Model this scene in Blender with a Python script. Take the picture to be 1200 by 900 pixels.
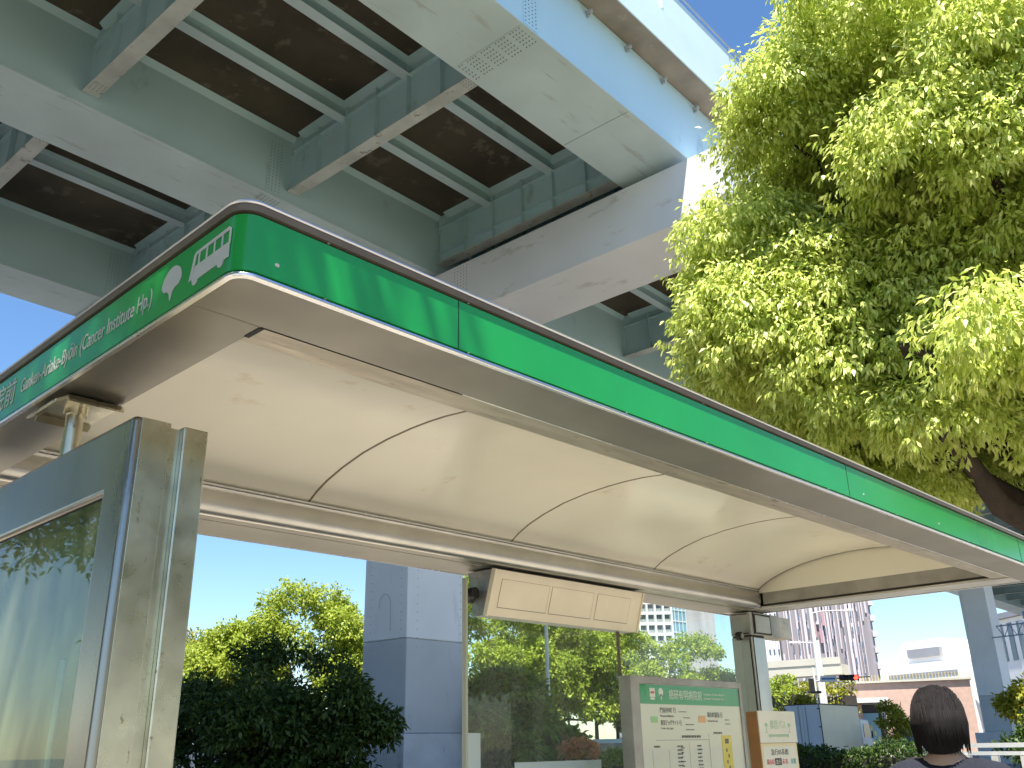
import bpy, bmesh, math, random
import numpy as np
from mathutils import Vector, Matrix
R_ = math.radians
random.seed(7); rng = np.random.default_rng(11)
scn = bpy.context.scene
for o in list(bpy.data.objects): bpy.data.objects.remove(o, do_unlink=True)
col = scn.collection

# ---------------------------------------------------------------- camera
CAM = Vector((-0.9055, -1.6932, 1.5))
YAW, PITCH, ROLL, FOC = 0.75843, 0.37401, -0.020537, 1.08842
def cam_axes():
    cy, sy, cp, sp = math.cos(YAW), math.sin(YAW), math.cos(PITCH), math.sin(PITCH)
    f = Vector((cy*cp, sy*cp, sp)); r = Vector((sy, -cy, 0)); u = r.cross(f)
    c, s = math.cos(ROLL), math.sin(ROLL)
    return r*c+u*s, -r*s+u*c, f
RX, UX, FX = cam_axes()
cd = bpy.data.cameras.new('camera'); cam = bpy.data.objects.new('camera', cd); col.objects.link(cam)
cam.matrix_world = Matrix(((RX.x, UX.x, -FX.x, CAM.x), (RX.y, UX.y, -FX.y, CAM.y), (RX.z, UX.z, -FX.z, CAM.z), (0, 0, 0, 1)))
cd.sensor_width = 36; cd.lens = 36*FOC*1000/1200; cd.clip_start = 0.05; cd.clip_end = 3000
scn.camera = cam
def at(px, py, d):
    """the place seen at a point of the photo, d metres away over the ground"""
    v = RX*((px-600)/1000/FOC)+UX*(-(py-450)/1000/FOC)+FX
    return CAM+v*(d/math.hypot(v.x, v.y))

# ---------------------------------------------------------------- light
SUN = Vector((-0.30, -0.22, 0.93)).normalized()
w = bpy.data.worlds.new('World'); scn.world = w; w.use_nodes = True
nt = w.node_tree; bg = nt.nodes['Background']
sky = nt.nodes.new('ShaderNodeTexSky'); sky.sky_type = 'NISHITA'; sky.sun_disc = False
sky.sun_elevation = math.asin(SUN.z); sky.sun_rotation = math.atan2(SUN.x, SUN.y)
sky.air_density = 1.0; sky.dust_density = 0.3; sky.ozone_density = 3.0
hs_ = nt.nodes.new('ShaderNodeHueSaturation'); hs_.inputs['Saturation'].default_value = 1.14; nt.links.new(sky.outputs[0], hs_.inputs['Color']); nt.links.new(hs_.outputs[0], bg.inputs[0]); bg.inputs[1].default_value = 0.10
sl = bpy.data.lights.new('sun', 'SUN'); sl.energy = 5.0; sl.angle = R_(0.53); sl.color = (1, .95, .86)
so = bpy.data.objects.new('sun', sl); col.objects.link(so); so.location = (0, 0, 60)
so.rotation_euler = SUN.to_track_quat('Z', 'Y').to_euler()
scn.view_settings.view_transform = 'Standard'; scn.view_settings.look = 'None'
scn.view_settings.exposure = 1.2; scn.view_settings.gamma = 1; scn.view_settings.use_curve_mapping = False
scn.render.engine = 'CYCLES'
scn.cycles.max_bounces = 10; scn.cycles.diffuse_bounces = 6; scn.cycles.glossy_bounces = 4
scn.cycles.transmission_bounces = 6; scn.cycles.transparent_max_bounces = 12
scn.cycles.use_denoising = True
scn.cycles.sample_clamp_indirect = 6; scn.cycles.caustics_reflective = False; scn.cycles.caustics_refractive = False

# ---------------------------------------------------------------- materials
def mat(name, base=(.5, .5, .5), rough=.6, metal=0, var=.0, scale=3, dark=None, rough_var=0, bump=0, bscale=40,
        streak=None, spec=.5, trans=0, coords='Object', detail=4):
    m = bpy.data.materials.new(name); m.use_nodes = True; n = m.node_tree; b = n.nodes['Principled BSDF']
    b.inputs['Base Color'].default_value = (*base, 1); b.inputs['Roughness'].default_value = rough
    b.inputs['Metallic'].default_value = metal; b.inputs['Specular IOR Level'].default_value = spec
    if trans: b.inputs['Transmission Weight'].default_value = trans
    tc = n.nodes.new('ShaderNodeTexCoord'); src = tc.outputs[coords]
    if streak:
        mp = n.nodes.new('ShaderNodeMapping'); mp.inputs['Scale'].default_value = streak
        n.links.new(src, mp.inputs[0]); src = mp.outputs[0]
    if var or dark:
        t = n.nodes.new('ShaderNodeTexNoise'); t.inputs['Scale'].default_value = scale; t.inputs['Detail'].default_value = detail
        n.links.new(src, t.inputs['Vector'])
        r = n.nodes.new('ShaderNodeValToRGB'); r.color_ramp.elements[0].position = .3; r.color_ramp.elements[1].position = .7
        d = dark or tuple(c*(1-var) for c in base); l = base if dark else tuple(min(1, c*(1+var*.6)) for c in base)
        r.color_ramp.elements[0].color = (*d, 1); r.color_ramp.elements[1].color = (*l, 1)
        n.links.new(t.outputs['Fac'], r.inputs[0]); n.links.new(r.outputs[0], b.inputs['Base Color'])
    if rough_var:
        t2 = n.nodes.new('ShaderNodeTexNoise'); t2.inputs['Scale'].default_value = scale*1.7; t2.inputs['Detail'].default_value = 5
        n.links.new(src, t2.inputs['Vector'])
        mr = n.nodes.new('ShaderNodeMapRange'); mr.inputs['To Min'].default_value = max(.02, rough-rough_var); mr.inputs['To Max'].default_value = rough+rough_var
        n.links.new(t2.outputs['Fac'], mr.inputs[0]); n.links.new(mr.outputs[0], b.inputs['Roughness'])
    if bump:
        t3 = n.nodes.new('ShaderNodeTexNoise'); t3.inputs['Scale'].default_value = bscale
        n.links.new(src, t3.inputs['Vector'])
        bp = n.nodes.new('ShaderNodeBump'); bp.inputs['Strength'].default_value = bump; bp.inputs['Distance'].default_value = .02
        n.links.new(t3.outputs['Fac'], bp.inputs['Height']); n.links.new(bp.outputs[0], b.inputs['Normal'])
    return m
def spots(m, colr, scale=20, amount=.62, streak=(1, 1, 1)):
    """specks and stains of another colour on a material"""
    n = m.node_tree; b = n.nodes['Principled BSDF']; tc = n.nodes.new('ShaderNodeTexCoord')
    mp = n.nodes.new('ShaderNodeMapping'); mp.inputs['Scale'].default_value = streak
    t = n.nodes.new('ShaderNodeTexNoise'); t.inputs['Scale'].default_value = scale; t.inputs['Detail'].default_value = 6; t.inputs['Roughness'].default_value = .65
    n.links.new(tc.outputs['Object'], mp.inputs[0]); n.links.new(mp.outputs[0], t.inputs['Vector'])
    r = n.nodes.new('ShaderNodeValToRGB'); r.color_ramp.elements[0].position = amount; r.color_ramp.elements[1].position = amount+.07
    n.links.new(t.outputs['Fac'], r.inputs[0])
    mx = n.nodes.new('ShaderNodeMix'); mx.data_type = 'RGBA'; n.links.new(r.outputs[0], mx.inputs[0])
    ci = b.inputs['Base Color']
    if ci.is_linked: n.links.new(ci.links[0].from_socket, mx.inputs[6])
    else: mx.inputs[6].default_value = ci.default_value
    mx.inputs[7].default_value = (*colr, 1); n.links.new(mx.outputs[2], ci)
    return m
def leafmat(name, cols, trans=.4, rough=.45):
    m = bpy.data.materials.new(name); m.use_nodes = True; n = m.node_tree; b = n.nodes['Principled BSDF']; out = n.nodes['Material Output']
    g = n.nodes.new('ShaderNodeNewGeometry'); r = n.nodes.new('ShaderNodeValToRGB'); r.color_ramp.interpolation = 'LINEAR'
    e = r.color_ramp.elements; e[0].color = (*cols[0], 1); e[1].color = (*cols[-1], 1)
    for i, c in enumerate(cols[1:-1]): x = e.new((i+1)/(len(cols)-1)); x.color = (*c, 1)
    n.links.new(g.outputs['Random Per Island'], r.inputs[0]); n.links.new(r.outputs[0], b.inputs['Base Color'])
    b.inputs['Roughness'].default_value = rough; b.inputs['Specular IOR Level'].default_value = .35
    t = n.nodes.new('ShaderNodeBsdfTranslucent'); n.links.new(r.outputs[0], t.inputs[0])
    mx = n.nodes.new('ShaderNodeMixShader'); mx.inputs[0].default_value = trans
    n.links.new(b.outputs[0], mx.inputs[1]); n.links.new(t.outputs[0], mx.inputs[2]); n.links.new(mx.outputs[0], out.inputs[0])
    return m
def glassmat(name, tint, refl_rough=.02, haze=.0, dirt=None, ior=1.5):
    """architectural sheet glass: mostly see-through, mirror at grazing angles, with a film of dust"""
    m = bpy.data.materials.new(name); m.use_nodes = True; n = m.node_tree; n.nodes.remove(n.nodes['Principled BSDF']); out = n.nodes['Material Output']
    tr = n.nodes.new('ShaderNodeBsdfTransparent'); tr.inputs[0].default_value = (*tint, 1)
    gl = n.nodes.new('ShaderNodeBsdfGlossy'); gl.inputs['Roughness'].default_value = refl_rough
    fr = n.nodes.new('ShaderNodeFresnel'); fr.inputs[0].default_value = ior
    mx = n.nodes.new('ShaderNodeMixShader'); gm = n.nodes.new('ShaderNodeNewGeometry'); ib_ = n.nodes.new('ShaderNodeMath'); ib_.operation = 'SUBTRACT'; ib_.inputs[0].default_value = 1; n.links.new(gm.outputs['Backfacing'], ib_.inputs[1]); ml = n.nodes.new('ShaderNodeMath'); ml.operation = 'MULTIPLY'; n.links.new(fr.outputs[0], ml.inputs[0]); n.links.new(ib_.outputs[0], ml.inputs[1])
    n.links.new(ml.outputs[0], mx.inputs[0]); n.links.new(tr.outputs[0], mx.inputs[1]); n.links.new(gl.outputs[0], mx.inputs[2])
    df = n.nodes.new('ShaderNodeBsdfDiffuse'); df.inputs[0].default_value = (*(dirt or (.6, .63, .58)), 1)
    tc = n.nodes.new('ShaderNodeTexCoord'); mp = n.nodes.new('ShaderNodeMapping'); mp.inputs['Scale'].default_value = (3, 3, .6)
    t = n.nodes.new('ShaderNodeTexNoise'); t.inputs['Scale'].default_value = 2.2; t.inputs['Detail'].default_value = 5
    n.links.new(tc.outputs['Object'], mp.inputs[0]); n.links.new(mp.outputs[0], t.inputs['Vector'])
    mr = n.nodes.new('ShaderNodeMapRange'); mr.inputs['From Min'].default_value = .35; mr.inputs['From Max'].default_value = .75
    mr.inputs['To Min'].default_value = haze*.4; mr.inputs['To Max'].default_value = haze*1.7
    n.links.new(t.outputs['Fac'], mr.inputs[0])
    m2 = n.nodes.new('ShaderNodeMixShader'); n.links.new(mr.outputs[0], m2.inputs[0]); n.links.new(mx.outputs[0], m2.inputs[1]); n.links.new(df.outputs[0], m2.inputs[2])
    n.links.new(m2.outputs[0], out.inputs[0]); return m

M = {}
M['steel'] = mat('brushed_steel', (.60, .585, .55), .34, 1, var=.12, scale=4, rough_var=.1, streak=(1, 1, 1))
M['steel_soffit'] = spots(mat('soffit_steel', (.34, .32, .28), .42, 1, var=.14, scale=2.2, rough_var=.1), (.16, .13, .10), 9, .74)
M['steel_dirty'] = spots(mat('stained_steel', (.66, .62, .48), .30, 1, var=.2, scale=9, rough_var=.12), (.24, .15, .08), 34, .63, (1, 1, .45))
M['steel_panel'] = spots(mat('panel_steel', (.40, .365, .305), .30, 1, var=.18, scale=2.5, rough_var=.12, streak=(1, 1, .35)), (.28, .26, .24), 6, .66, (1, 1, .3))
M['steel_dull'] = mat('dull_steel', (.42, .40, .36), .5, 1, var=.2, scale=5, rough_var=.1)
M['strip'] = spots(mat('dusty_strip', (.50, .45, .37), .42, .85, var=.22, scale=6, rough_var=.12, streak=(.6, 4, 1)), (.22, .18, .13), 7, .6, (1, 5, 1))
M['trim2'] = mat('aluminium_trim', (.62, .62, .64), .3, 1, rough_var=.08)
M['roof_brown'] = mat('brown_roof_edge', (.13, .105, .085), .45, 0, var=.2, scale=6)
M['trim'] = mat('bright_trim', (.82, .82, .84), .25, 1, rough_var=.08)
M['green'] = mat('green_enamel', (.012, .30, .055), .22, 0, var=.14, scale=1.6, rough_var=.06, spec=.6)
spots(M['green'], (.10, .26, .12), 14, .70, (.25, .25, 1.6))
M['green_dark'] = mat('shadow_gap', (.004, .05, .02), .6)
M['white_vinyl'] = mat('white_vinyl', (.50, .52, .50), .5, var=.06, scale=12)
M['ceiling'] = spots(mat('cream_vault', (.84, .80, .68), .19, 0, var=.07, scale=1.2, rough_var=.10, spec=.55), (.72, .64, .49), 3, .62)
M['seam'] = mat('brown_seam', (.22, .17, .12), .7)
M['black'] = mat('black_rubber', (.015, .014, .013), .6)
M['dark_gap'] = mat('dark_gap', (.03, .025, .02), .8)
M['cream_box'] = spots(mat('cream_painted_steel', (.95, .86, .69), .42, 0, var=.05, scale=5, rough_var=.06), (.40, .28, .16), 26, .72)
M['blue_grey_end'] = mat('galvanised_end', (.36, .36, .35), .5, .8, var=.2, scale=14)
M['screen_glass'] = glassmat('screen_glass', (.92, .97, .92), .01, .06)
M['ad_glass'] = glassmat('ad_glass', (.80, .88, .80), .015, .12, (.55, .60, .42), 1.9)
M['poster'] = mat('blank_poster', (.34, .36, .22), .7, var=.5, scale=1.3, streak=(1, 6, .8))
M['frost'] = mat('frosted_film', (.55, .66, .68), .6)
M['edge_glass'] = mat('glass_edge', (.50, .52, .42), .35)
M['vpaint'] = mat('pale_blue_green_paint', (.43, .59, .61), .5, 0, var=.10, scale=.35, rough_var=.08)
spots(M['vpaint'], (.33, .43, .43), 1.1, .62, (.6, .6, .35))
spots(M['vpaint'], (.26, .20, .14), 5, .73, (1, 1, .3))
M['vpaint_flange'] = spots(mat('weathered_bounce_flange', (.57, .68, .70), .55, 0, var=.14, scale=.5), (.46, .52, .51), 2.2, .60, (.35, 2, 1))  # lighter base carries ground bounce on the undersides; the spots are stains
spots(M['vpaint_flange'], (.36, .33, .28), 7, .76, (.5, 1.5, 1))
M['vpaint_dirty'] = spots(mat('dirty_flange_paint', (.52, .54, .50), .6, 0, var=.25, scale=1.3), (.26, .25, .21), 4, .60)
M['vblue'] = mat('sky_blue_web_paint', (.55, .76, .86), .45, 0, var=.06, scale=.3)
spots(M['vblue'], (.42, .58, .64), 1.4, .62, (.7, .7, .25))
M['parapet'] = mat('parapet_panel', (.62, .76, .78), .45, 0, var=.07, scale=.5)
M['deckpan'] = spots(mat('brown_deck_panel', (.078, .060, .038), .75, 0, var=.45, scale=.6, detail=8), (.14, .11, .08), 1.6, .58)
M['soffit_conc'] = spots(mat('stained_concrete', (.30, .25, .195), .85, 0, var=.3, scale=1.2, bump=.2), (.42, .33, .24), 2.2, .62)
M['cap'] = spots(mat('cap_beam_paint', (.74, .75, .78), .5, 0, var=.07, scale=.5), (.42, .38, .33), 1.6, .72)
M['colpaint'] = mat('column_paint_light', (.74, .76, .77), .5, 0, var=.07, scale=.6)
spots(M['colpaint'], (.62, .65, .68), 2.2, .62, (1, 1, .2))
M['colpaint2'] = mat('column_paint_lower', (.48, .51, .53), .6, 0, var=.10, scale=.7)
M['conc'] = mat('plinth_concrete', (.56, .58, .60), .8, 0, var=.12, scale=1.5, bump=.15)
spots(M['colpaint2'], (.41, .44, .47), 2.6, .60, (1, 1, .25))
spots(M['conc'], (.33, .33, .35), 3, .60, (1, 1, .4))
spots(M['cap'], (.58, .57, .56), 2.5, .60, (1, .3, 1))
M['bolt'] = mat('bolt_shade_grey', (.22, .25, .25), .6)  # dark tone paints in the shadow dots of the bolts
M['bark'] = mat('bark', (.045, .031, .022), .9, 0, var=.4, scale=7, bump=.6, bscale=30, streak=(1, 1, .3))
M['bark_dark'] = mat('bark_dark', (.06, .05, .04), .9, 0, var=.3, scale=5)
M['leaf_big'] = leafmat('camphor_leaf', [(.30, .42, .07), (.68, .76, .17), (.90, .94, .38), (.56, .66, .13), (.80, .86, .26)], .40, .38)
M['leaf_mid'] = leafmat('mid_green_leaf', [(.08, .15, .025), (.20, .30, .04), (.32, .42, .07), (.14, .22, .03)], .38)
M['leaf_lit'] = leafmat('sunlit_leaf', [(.20, .30, .035), (.38, .46, .06), (.48, .55, .08)], .40)  # sunlit copy of the leaf colours, sunlight put into the tone
M['leaf_dark'] = leafmat('shaded_leaf', [(.022, .055, .012), (.06, .11, .022), (.11, .17, .035)], .25)  # shaded copy of the leaf colours, viaduct shade put into the tone
M['leaf_rust'] = leafmat('rusty_leaf', [(.32, .22, .05), (.26, .30, .05), (.42, .40, .08), (.24, .32, .05)], .3)
M['leaf_yellow'] = leafmat('yellow_leaf', [(.42, .40, .04), (.30, .34, .04), (.48, .42, .05)], .3)
M['petal'] = leafmat('red_new_leaf', [(.75, .20, .10), (.62, .30, .12), (.80, .30, .18), (.18, .26, .05)], .25)
M['asphalt'] = mat('asphalt', (.155, .15, .145), .9, 0, var=.2, scale=.8, bump=.1)
M['line_white'] = mat('road_paint', (.75, .75, .73), .7)
M['kerb'] = mat('kerb_stone', (.42, .41, .38), .85, var=.15, scale=3)
M['wall_white'] = mat('white_wall', (.80, .79, .77), .7, var=.03, scale=.2)
M['wall_cream'] = mat('beige_wall', (.52, .49, .40), .75, var=.08, scale=.3)
M['wall_brick'] = mat('brick_tile_wall', (.56, .38, .30), .8, var=.12, scale=1.5)
M['wall_brown'] = mat('brown_panel', (.28, .25, .26), .7, var=.15, scale=.4, streak=(3, 3, .1))
M['wall_grey'] = mat('grey_wall', (.33, .33, .35), .7, var=.1, scale=.3)
M['wall_dark'] = mat('dark_wall', (.05, .045, .05), .6)
M['fin'] = mat('pale_fin', (.56, .51, .53), .6, var=.2, scale=.25, streak=(2, 2, .15))
M['win'] = mat('window_glass', (.10, .13, .17), .12, 0, spec=.8)
M['win_blue'] = mat('blue_window_glass', (.22, .40, .52), .1, 0, spec=.8)
M['win_frame'] = mat('window_frame', (.35, .35, .37), .5)
M['red_panel'] = mat('dull_red_panel', (.42, .25, .27), .6)
M['truck_white'] = mat('truck_side_white', (.90, .79, .57), .45, var=.06, scale=.8)  # warm bounce light on the side put into the white
M['truck_door'] = mat('truck_door_paint', (.62, .68, .76), .4, var=.06, scale=.8)
M['pole_white'] = mat('white_pole', (.78, .77, .73), .45)
M['pole_grey'] = mat('grey_pole', (.35, .36, .37), .5)
M['sign_white'] = mat('sign_white', (.80, .78, .66), .45, var=.05, scale=5)
M['sign_cream'] = mat('sign_cream', (.82, .70, .42), .45)
M['board_white'] = mat('board_paper', (.74, .72, .60), .35, var=.05, scale=2)
M['board_green'] = mat('board_green', (.02, .30, .09), .3)
M['yellow'] = mat('yellow_strip', (.75, .60, .06), .45)
M['orange'] = mat('orange_side', (.42, .19, .06), .6, var=.15, scale=8)
M['red_ink'] = mat('red_ink', (.60, .05, .05), .5)
M['teal_ink'] = mat('teal_ink', (.05, .35, .35), .5)
M['black_ink'] = mat('black_ink', (.03, .03, .03), .5)
M['green_ink'] = mat('green_ink', (.42, .62, .40), .5)
M['lightgreen'] = mat('light_green_tag', (.30, .62, .25), .5)
M['orange_tag'] = mat('orange_tag', (.80, .38, .12), .5)
M['blue_sign'] = mat('blue_sign', (.04, .18, .50), .4)
M['gantry'] = mat('gantry_blue', (.14, .19, .30), .5)
M['pink_col'] = mat('pink_column', (.58, .44, .44), .7, var=.08, scale=.4)
M['tyre'] = mat('tyre', (.02, .02, .02), .8)
M['rim'] = mat('rim', (.5, .5, .5), .3, 1)
M['car_blue'] = mat('pale_blue_car_paint', (.50, .64, .70), .25, 0, spec=.7)
M['car_dark'] = mat('dark_car_paint', (.02, .022, .03), .2, 0, spec=.7)
M['car_white'] = mat('white_car_paint', (.70, .73, .78), .3, 0, spec=.6)
M['lamp_glass'] = mat('lamp_glass', (.8, .8, .78), .3)
M['hair'] = mat('dark_hair', (.012, .010, .010), .75, var=.3, scale=30, spec=.15)
M['skin'] = mat('skin', (.52, .33, .23), .5)
M['navy'] = mat('navy_cloth', (.010, .012, .024), .9, var=.25, scale=9, bump=.3, bscale=60)
M['trousers'] = mat('grey_trousers', (.07, .07, .08), .9)
M['cap_cloth'] = mat('pale_cap_cloth', (.33, .32, .32), .9, var=.08, scale=20)
M['shoe'] = mat('shoe', (.03, .03, .03), .5)
M['eye'] = mat('eye_white', (.75, .73, .7), .3)
M['lip'] = mat('lip', (.42, .18, .15), .5)
def emis(name, c, s):
    m = mat(name, c, .5); b = m.node_tree.nodes['Principled BSDF']; b.inputs['Emission Color'].default_value = (*c, 1); b.inputs['Emission Strength'].default_value = s; return m
M['red_lamp'] = emis('red_lamp', (1, .05, .03), 2.5)
# paving: tiles with joints
pv = bpy.data.materials.new('paving_tiles'); pv.use_nodes = True; n_ = pv.node_tree; b_ = n_.nodes['Principled BSDF']
tc_ = n_.nodes.new('ShaderNodeTexCoord'); br = n_.nodes.new('ShaderNodeTexBrick'); br.inputs['Scale'].default_value = 3.3
br.inputs['Color1'].default_value = (.46, .41, .33, 1); br.inputs['Color2'].default_value = (.40, .36, .29, 1); br.inputs['Mortar'].default_value = (.2, .18, .15, 1)
br.inputs['Mortar Size'].default_value = .012; n_.links.new(tc_.outputs['Object'], br.inputs[0]); n_.links.new(br.outputs[0], b_.inputs['Base Color']); b_.inputs['Roughness'].default_value = .85
M['paving'] = pv

# ---------------------------------------------------------------- builders
class MB:
    def __init__(s): s.v = []; s.f = []
    def add(s, vs, fs):
        k = len(s.v); s.v += [tuple(v) for v in vs]; s.f += [tuple(i+k for i in f) for f in fs]; return s
    def box(s, x0, x1, y0, y1, z0, z1):
        return s.add([(x0, y0, z0), (x1, y0, z0), (x1, y1, z0), (x0, y1, z0), (x0, y0, z1), (x1, y0, z1), (x1, y1, z1), (x0, y1, z1)],
                     [(3, 2, 1, 0), (4, 5, 6, 7), (0, 1, 5, 4), (1, 2, 6, 5), (2, 3, 7, 6), (3, 0, 4, 7)])
    def obox(s, c, ax, ay, az):
        """box about c with half-axis vectors"""
        c = Vector(c); ax = Vector(ax); ay = Vector(ay); az = Vector(az)
        vs = [c+ax*i+ay*j+az*k for k in (-1, 1) for i, j in ((-1, -1), (1, -1), (1, 1), (-1, 1))]
        if ax.cross(ay).dot(az) < 0: vs = [c+ax*i+ay*j+az*k for k in (1, -1) for i, j in ((-1, -1), (1, -1), (1, 1), (-1, 1))]
        return s.add(vs, [(3, 2, 1, 0), (4, 5, 6, 7), (0, 1, 5, 4), (1, 2, 6, 5), (2, 3, 7, 6), (3, 0, 4, 7)])
    def tube(s, p0, p1, r0, r1=None, n=10, cap=True):
        r1 = r0 if r1 is None else r1; p0 = Vector(p0); p1 = Vector(p1); d = (p1-p0).normalized()
        a = d.orthogonal().normalized(); b = d.cross(a); vs = []
        for p, r in ((p0, r0), (p1, r1)):
            vs += [p+(a*math.cos(2*math.pi*i/n)+b*math.sin(2*math.pi*i/n))*r for i in range(n)]
        fs = [(i, (i+1) % n, n+(i+1) % n, n+i) for i in range(n)]
        if cap: fs += [tuple(reversed(range(n))), tuple(range(n, 2*n))]
        return s.add(vs, fs)
    def path(s, pts, rs, n=8):
        pts = [Vector(p) for p in pts]; vs = []; a = None
        for i, p in enumerate(pts):
            d = (pts[min(i+1, len(pts)-1)]-pts[max(i-1, 0)]).normalized()
            a = d.orthogonal().normalized() if a is None else (a-d*a.dot(d)).normalized()
            b = d.cross(a); vs += [p+(a*math.cos(2*math.pi*k/n)+b*math.sin(2*math.pi*k/n))*rs[i] for k in range(n)]
        fs = [(i*n+k, i*n+(k+1) % n, (i+1)*n+(k+1) % n, (i+1)*n+k) for i in range(len(pts)-1) for k in range(n)]
        fs += [tuple(reversed(range(n))), tuple(range((len(pts)-1)*n, len(pts)*n))]
        return s.add(vs, fs)
    def prism(s, poly, axis, a0, a1):
        """poly: 2D points; axis x: (y,z), y: (x,z), z: (x,y)"""
        def P(q, a): return (a, q[0], q[1]) if axis == 'x' else (q[0], a, q[1]) if axis == 'y' else (q[0], q[1], a)
        n = len(poly); vs = [P(q, a0) for q in poly]+[P(q, a1) for q in poly]
        return s.add(vs, [tuple(range(n)), tuple(reversed(range(n, 2*n)))]+[(i, n+i, n+(i+1) % n, (i+1) % n) for i in range(n)])
    def ball(s, c, r, n=8, m=6):
        rx, ry, rz = (r, r, r) if not hasattr(r, '__len__') else r; vs = [(c[0], c[1], c[2]-rz)]
        for j in range(1, m):
            t = -math.pi/2+math.pi*j/m
            vs += [(c[0]+rx*math.cos(t)*math.cos(2*math.pi*i/n), c[1]+ry*math.cos(t)*math.sin(2*math.pi*i/n), c[2]+rz*math.sin(t)) for i in range(n)]
        vs.append((c[0], c[1], c[2]+rz)); fs = [(0, 1+(i+1) % n, 1+i) for i in range(n)]
        for j in range(m-2): fs += [(1+j*n+i, 1+j*n+(i+1) % n, 1+(j+1)*n+(i+1) % n, 1+(j+1)*n+i) for i in range(n)]
        k = 1+(m-2)*n; fs += [(k+i, k+(i+1) % n, len(vs)-1) for i in range(n)]
        return s.add(vs, fs)
    def build(s, name, m, parent=None, bevel=0, smooth=False, local=False, seg=2):
        me = bpy.data.meshes.new(name); off = Vector((0, 0, 0))
        if parent is not None and not local:
            q = parent
            while q is not None: off += q.location; q = q.parent
        me.from_pydata([tuple(Vector(v)-off) for v in s.v], [], s.f)
        bm = bmesh.new(); bm.from_mesh(me); bmesh.ops.recalc_face_normals(bm, faces=bm.faces); bm.to_mesh(me); bm.free()
        me.materials.append(M[m] if isinstance(m, str) else m)
        o = bpy.data.objects.new(name, me); col.objects.link(o); o.parent = parent
        if bevel:
            b = o.modifiers.new('bevel', 'BEVEL'); b.width = bevel; b.segments = seg; b.limit_method = 'ANGLE'; b.angle_limit = R_(40)
        if smooth:
            for p in me.polygons: p.use_smooth = True
        return o
def thing(name, label, cat, loc=(0, 0, 0), rz=0, group=None):
    o = bpy.data.objects.new(name, None); col.objects.link(o); o.location = loc; o.rotation_euler = (0, 0, rz); o.empty_display_size = .2
    return tag(o, label, cat, group)
def tag(o, label=None, cat=None, group=None, kind=None):
    if label: o['label'] = label
    if cat: o['category'] = cat
    if group: o['group'] = group
    if kind: o['kind'] = kind
    return o
def struct(mb, name, m): return tag(mb.build(name, m), kind='structure')
def dup(root, loc, rz, label, group=None):
    c = root.copy(); col.objects.link(c); c.location = loc; c.rotation_euler = (0, 0, rz); c['label'] = label
    if group: c['group'] = group
    for ch in root.children:
        d = ch.copy(); col.objects.link(d); d.parent = c
        for g in ch.children: e = g.copy(); col.objects.link(e); e.parent = d
    return c
dg = None
def lettering(body, name, m, parent, origin, right, up, height=None, width=None, depth=.0012, squeeze=None):
    """letters as thin solid shapes; origin = lower left corner of the line"""
    cu = bpy.data.curves.new('t', 'FONT'); cu.body = body; cu.size = 1; cu.extrude = 0; cu.resolution_u = 4
    t = bpy.data.objects.new('t', cu); col.objects.link(t); bpy.context.view_layer.update()
    dgx = bpy.context.evaluated_depsgraph_get(); me = bpy.data.meshes.new_from_object(t.evaluated_get(dgx))
    bpy.data.objects.remove(t, do_unlink=True)
    xs = [v.co.x for v in me.vertices]; ys = [v.co.y for v in me.vertices]
    if not xs: return None
    x0, x1, y0, y1 = min(xs), max(xs), min(ys), max(ys)
    sy = height/(y1-y0) if height else None; sx = width/(x1-x0) if width else sy
    if sy is None: sy = sx
    right = Vector(right); up = Vector(up); nn = right.cross(up); origin = Vector(origin)
    off = Vector((0, 0, 0)); q = parent
    while q is not None: off += q.location; q = q.parent
    bm = bmesh.new(); bm.from_mesh(me)
    for v in bm.verts: v.co = origin+right*((v.co.x-x0)*sx)+up*((v.co.y-y0)*sy)-off
    bmesh.ops.recalc_face_normals(bm, faces=bm.faces)
    for f in bm.faces:
        if f.normal.dot(nn) < 0: f.normal_flip()
    g = bmesh.ops.extrude_face_region(bm, geom=bm.faces[:])
    for v in [e for e in g['geom'] if isinstance(e, bmesh.types.BMVert)]: v.co += nn*depth
    bm.to_mesh(me); bm.free(); me.materials.clear(); me.materials.append(M[m]); me.name = name
    o = bpy.data.objects.new(name, me); col.objects.link(o); o.parent = parent
    return o

# ---------------------------------------------------------------- ground
G = MB().box(-900, 1500, -900, 1500, -.4, 0); struct(G, 'ground', 'asphalt')
struct(MB().box(-30, 40, -5.2, 7.2, .004, .13), 'sidewalk', 'paving')
struct(MB().box(-30, 40, -5.38, -5.2, .004, .15), 'kerb', 'kerb')
struct(MB().box(-30, 40, 7.2, 7.38, .004, .15), 'kerb', 'kerb')
GZ = .13
# ================================================================ VIADUCT (own axes u along, v across; 2.5 degrees to the shelter)
VA = R_(2.5); VO = Vector((CAM.x, CAM.y, 0))
def uv(u, v, z=0): return Vector((VO.x+u*math.cos(VA)-v*math.sin(VA), VO.y+u*math.sin(VA)+v*math.cos(VA), z))
via = thing('elevated_highway', 'pale blue-green steel elevated highway with box girders crossing overhead', 'viaduct', VO, VA)
def vb(mb, name, m, parent=via, bevel=0): return mb.build(name, m, parent, bevel, local=True)
def dark_bolts(o, nplate):  # darker bolt faces stand in for the bolts' shadows
    o.data.materials.append(M['bolt'])
    for p in o.data.polygons:
        if p.index >= nplate: p.material_index = 1
    return o
U0, U1 = -14, 190; ZB = 14.0; ZD = 15.9
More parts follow.
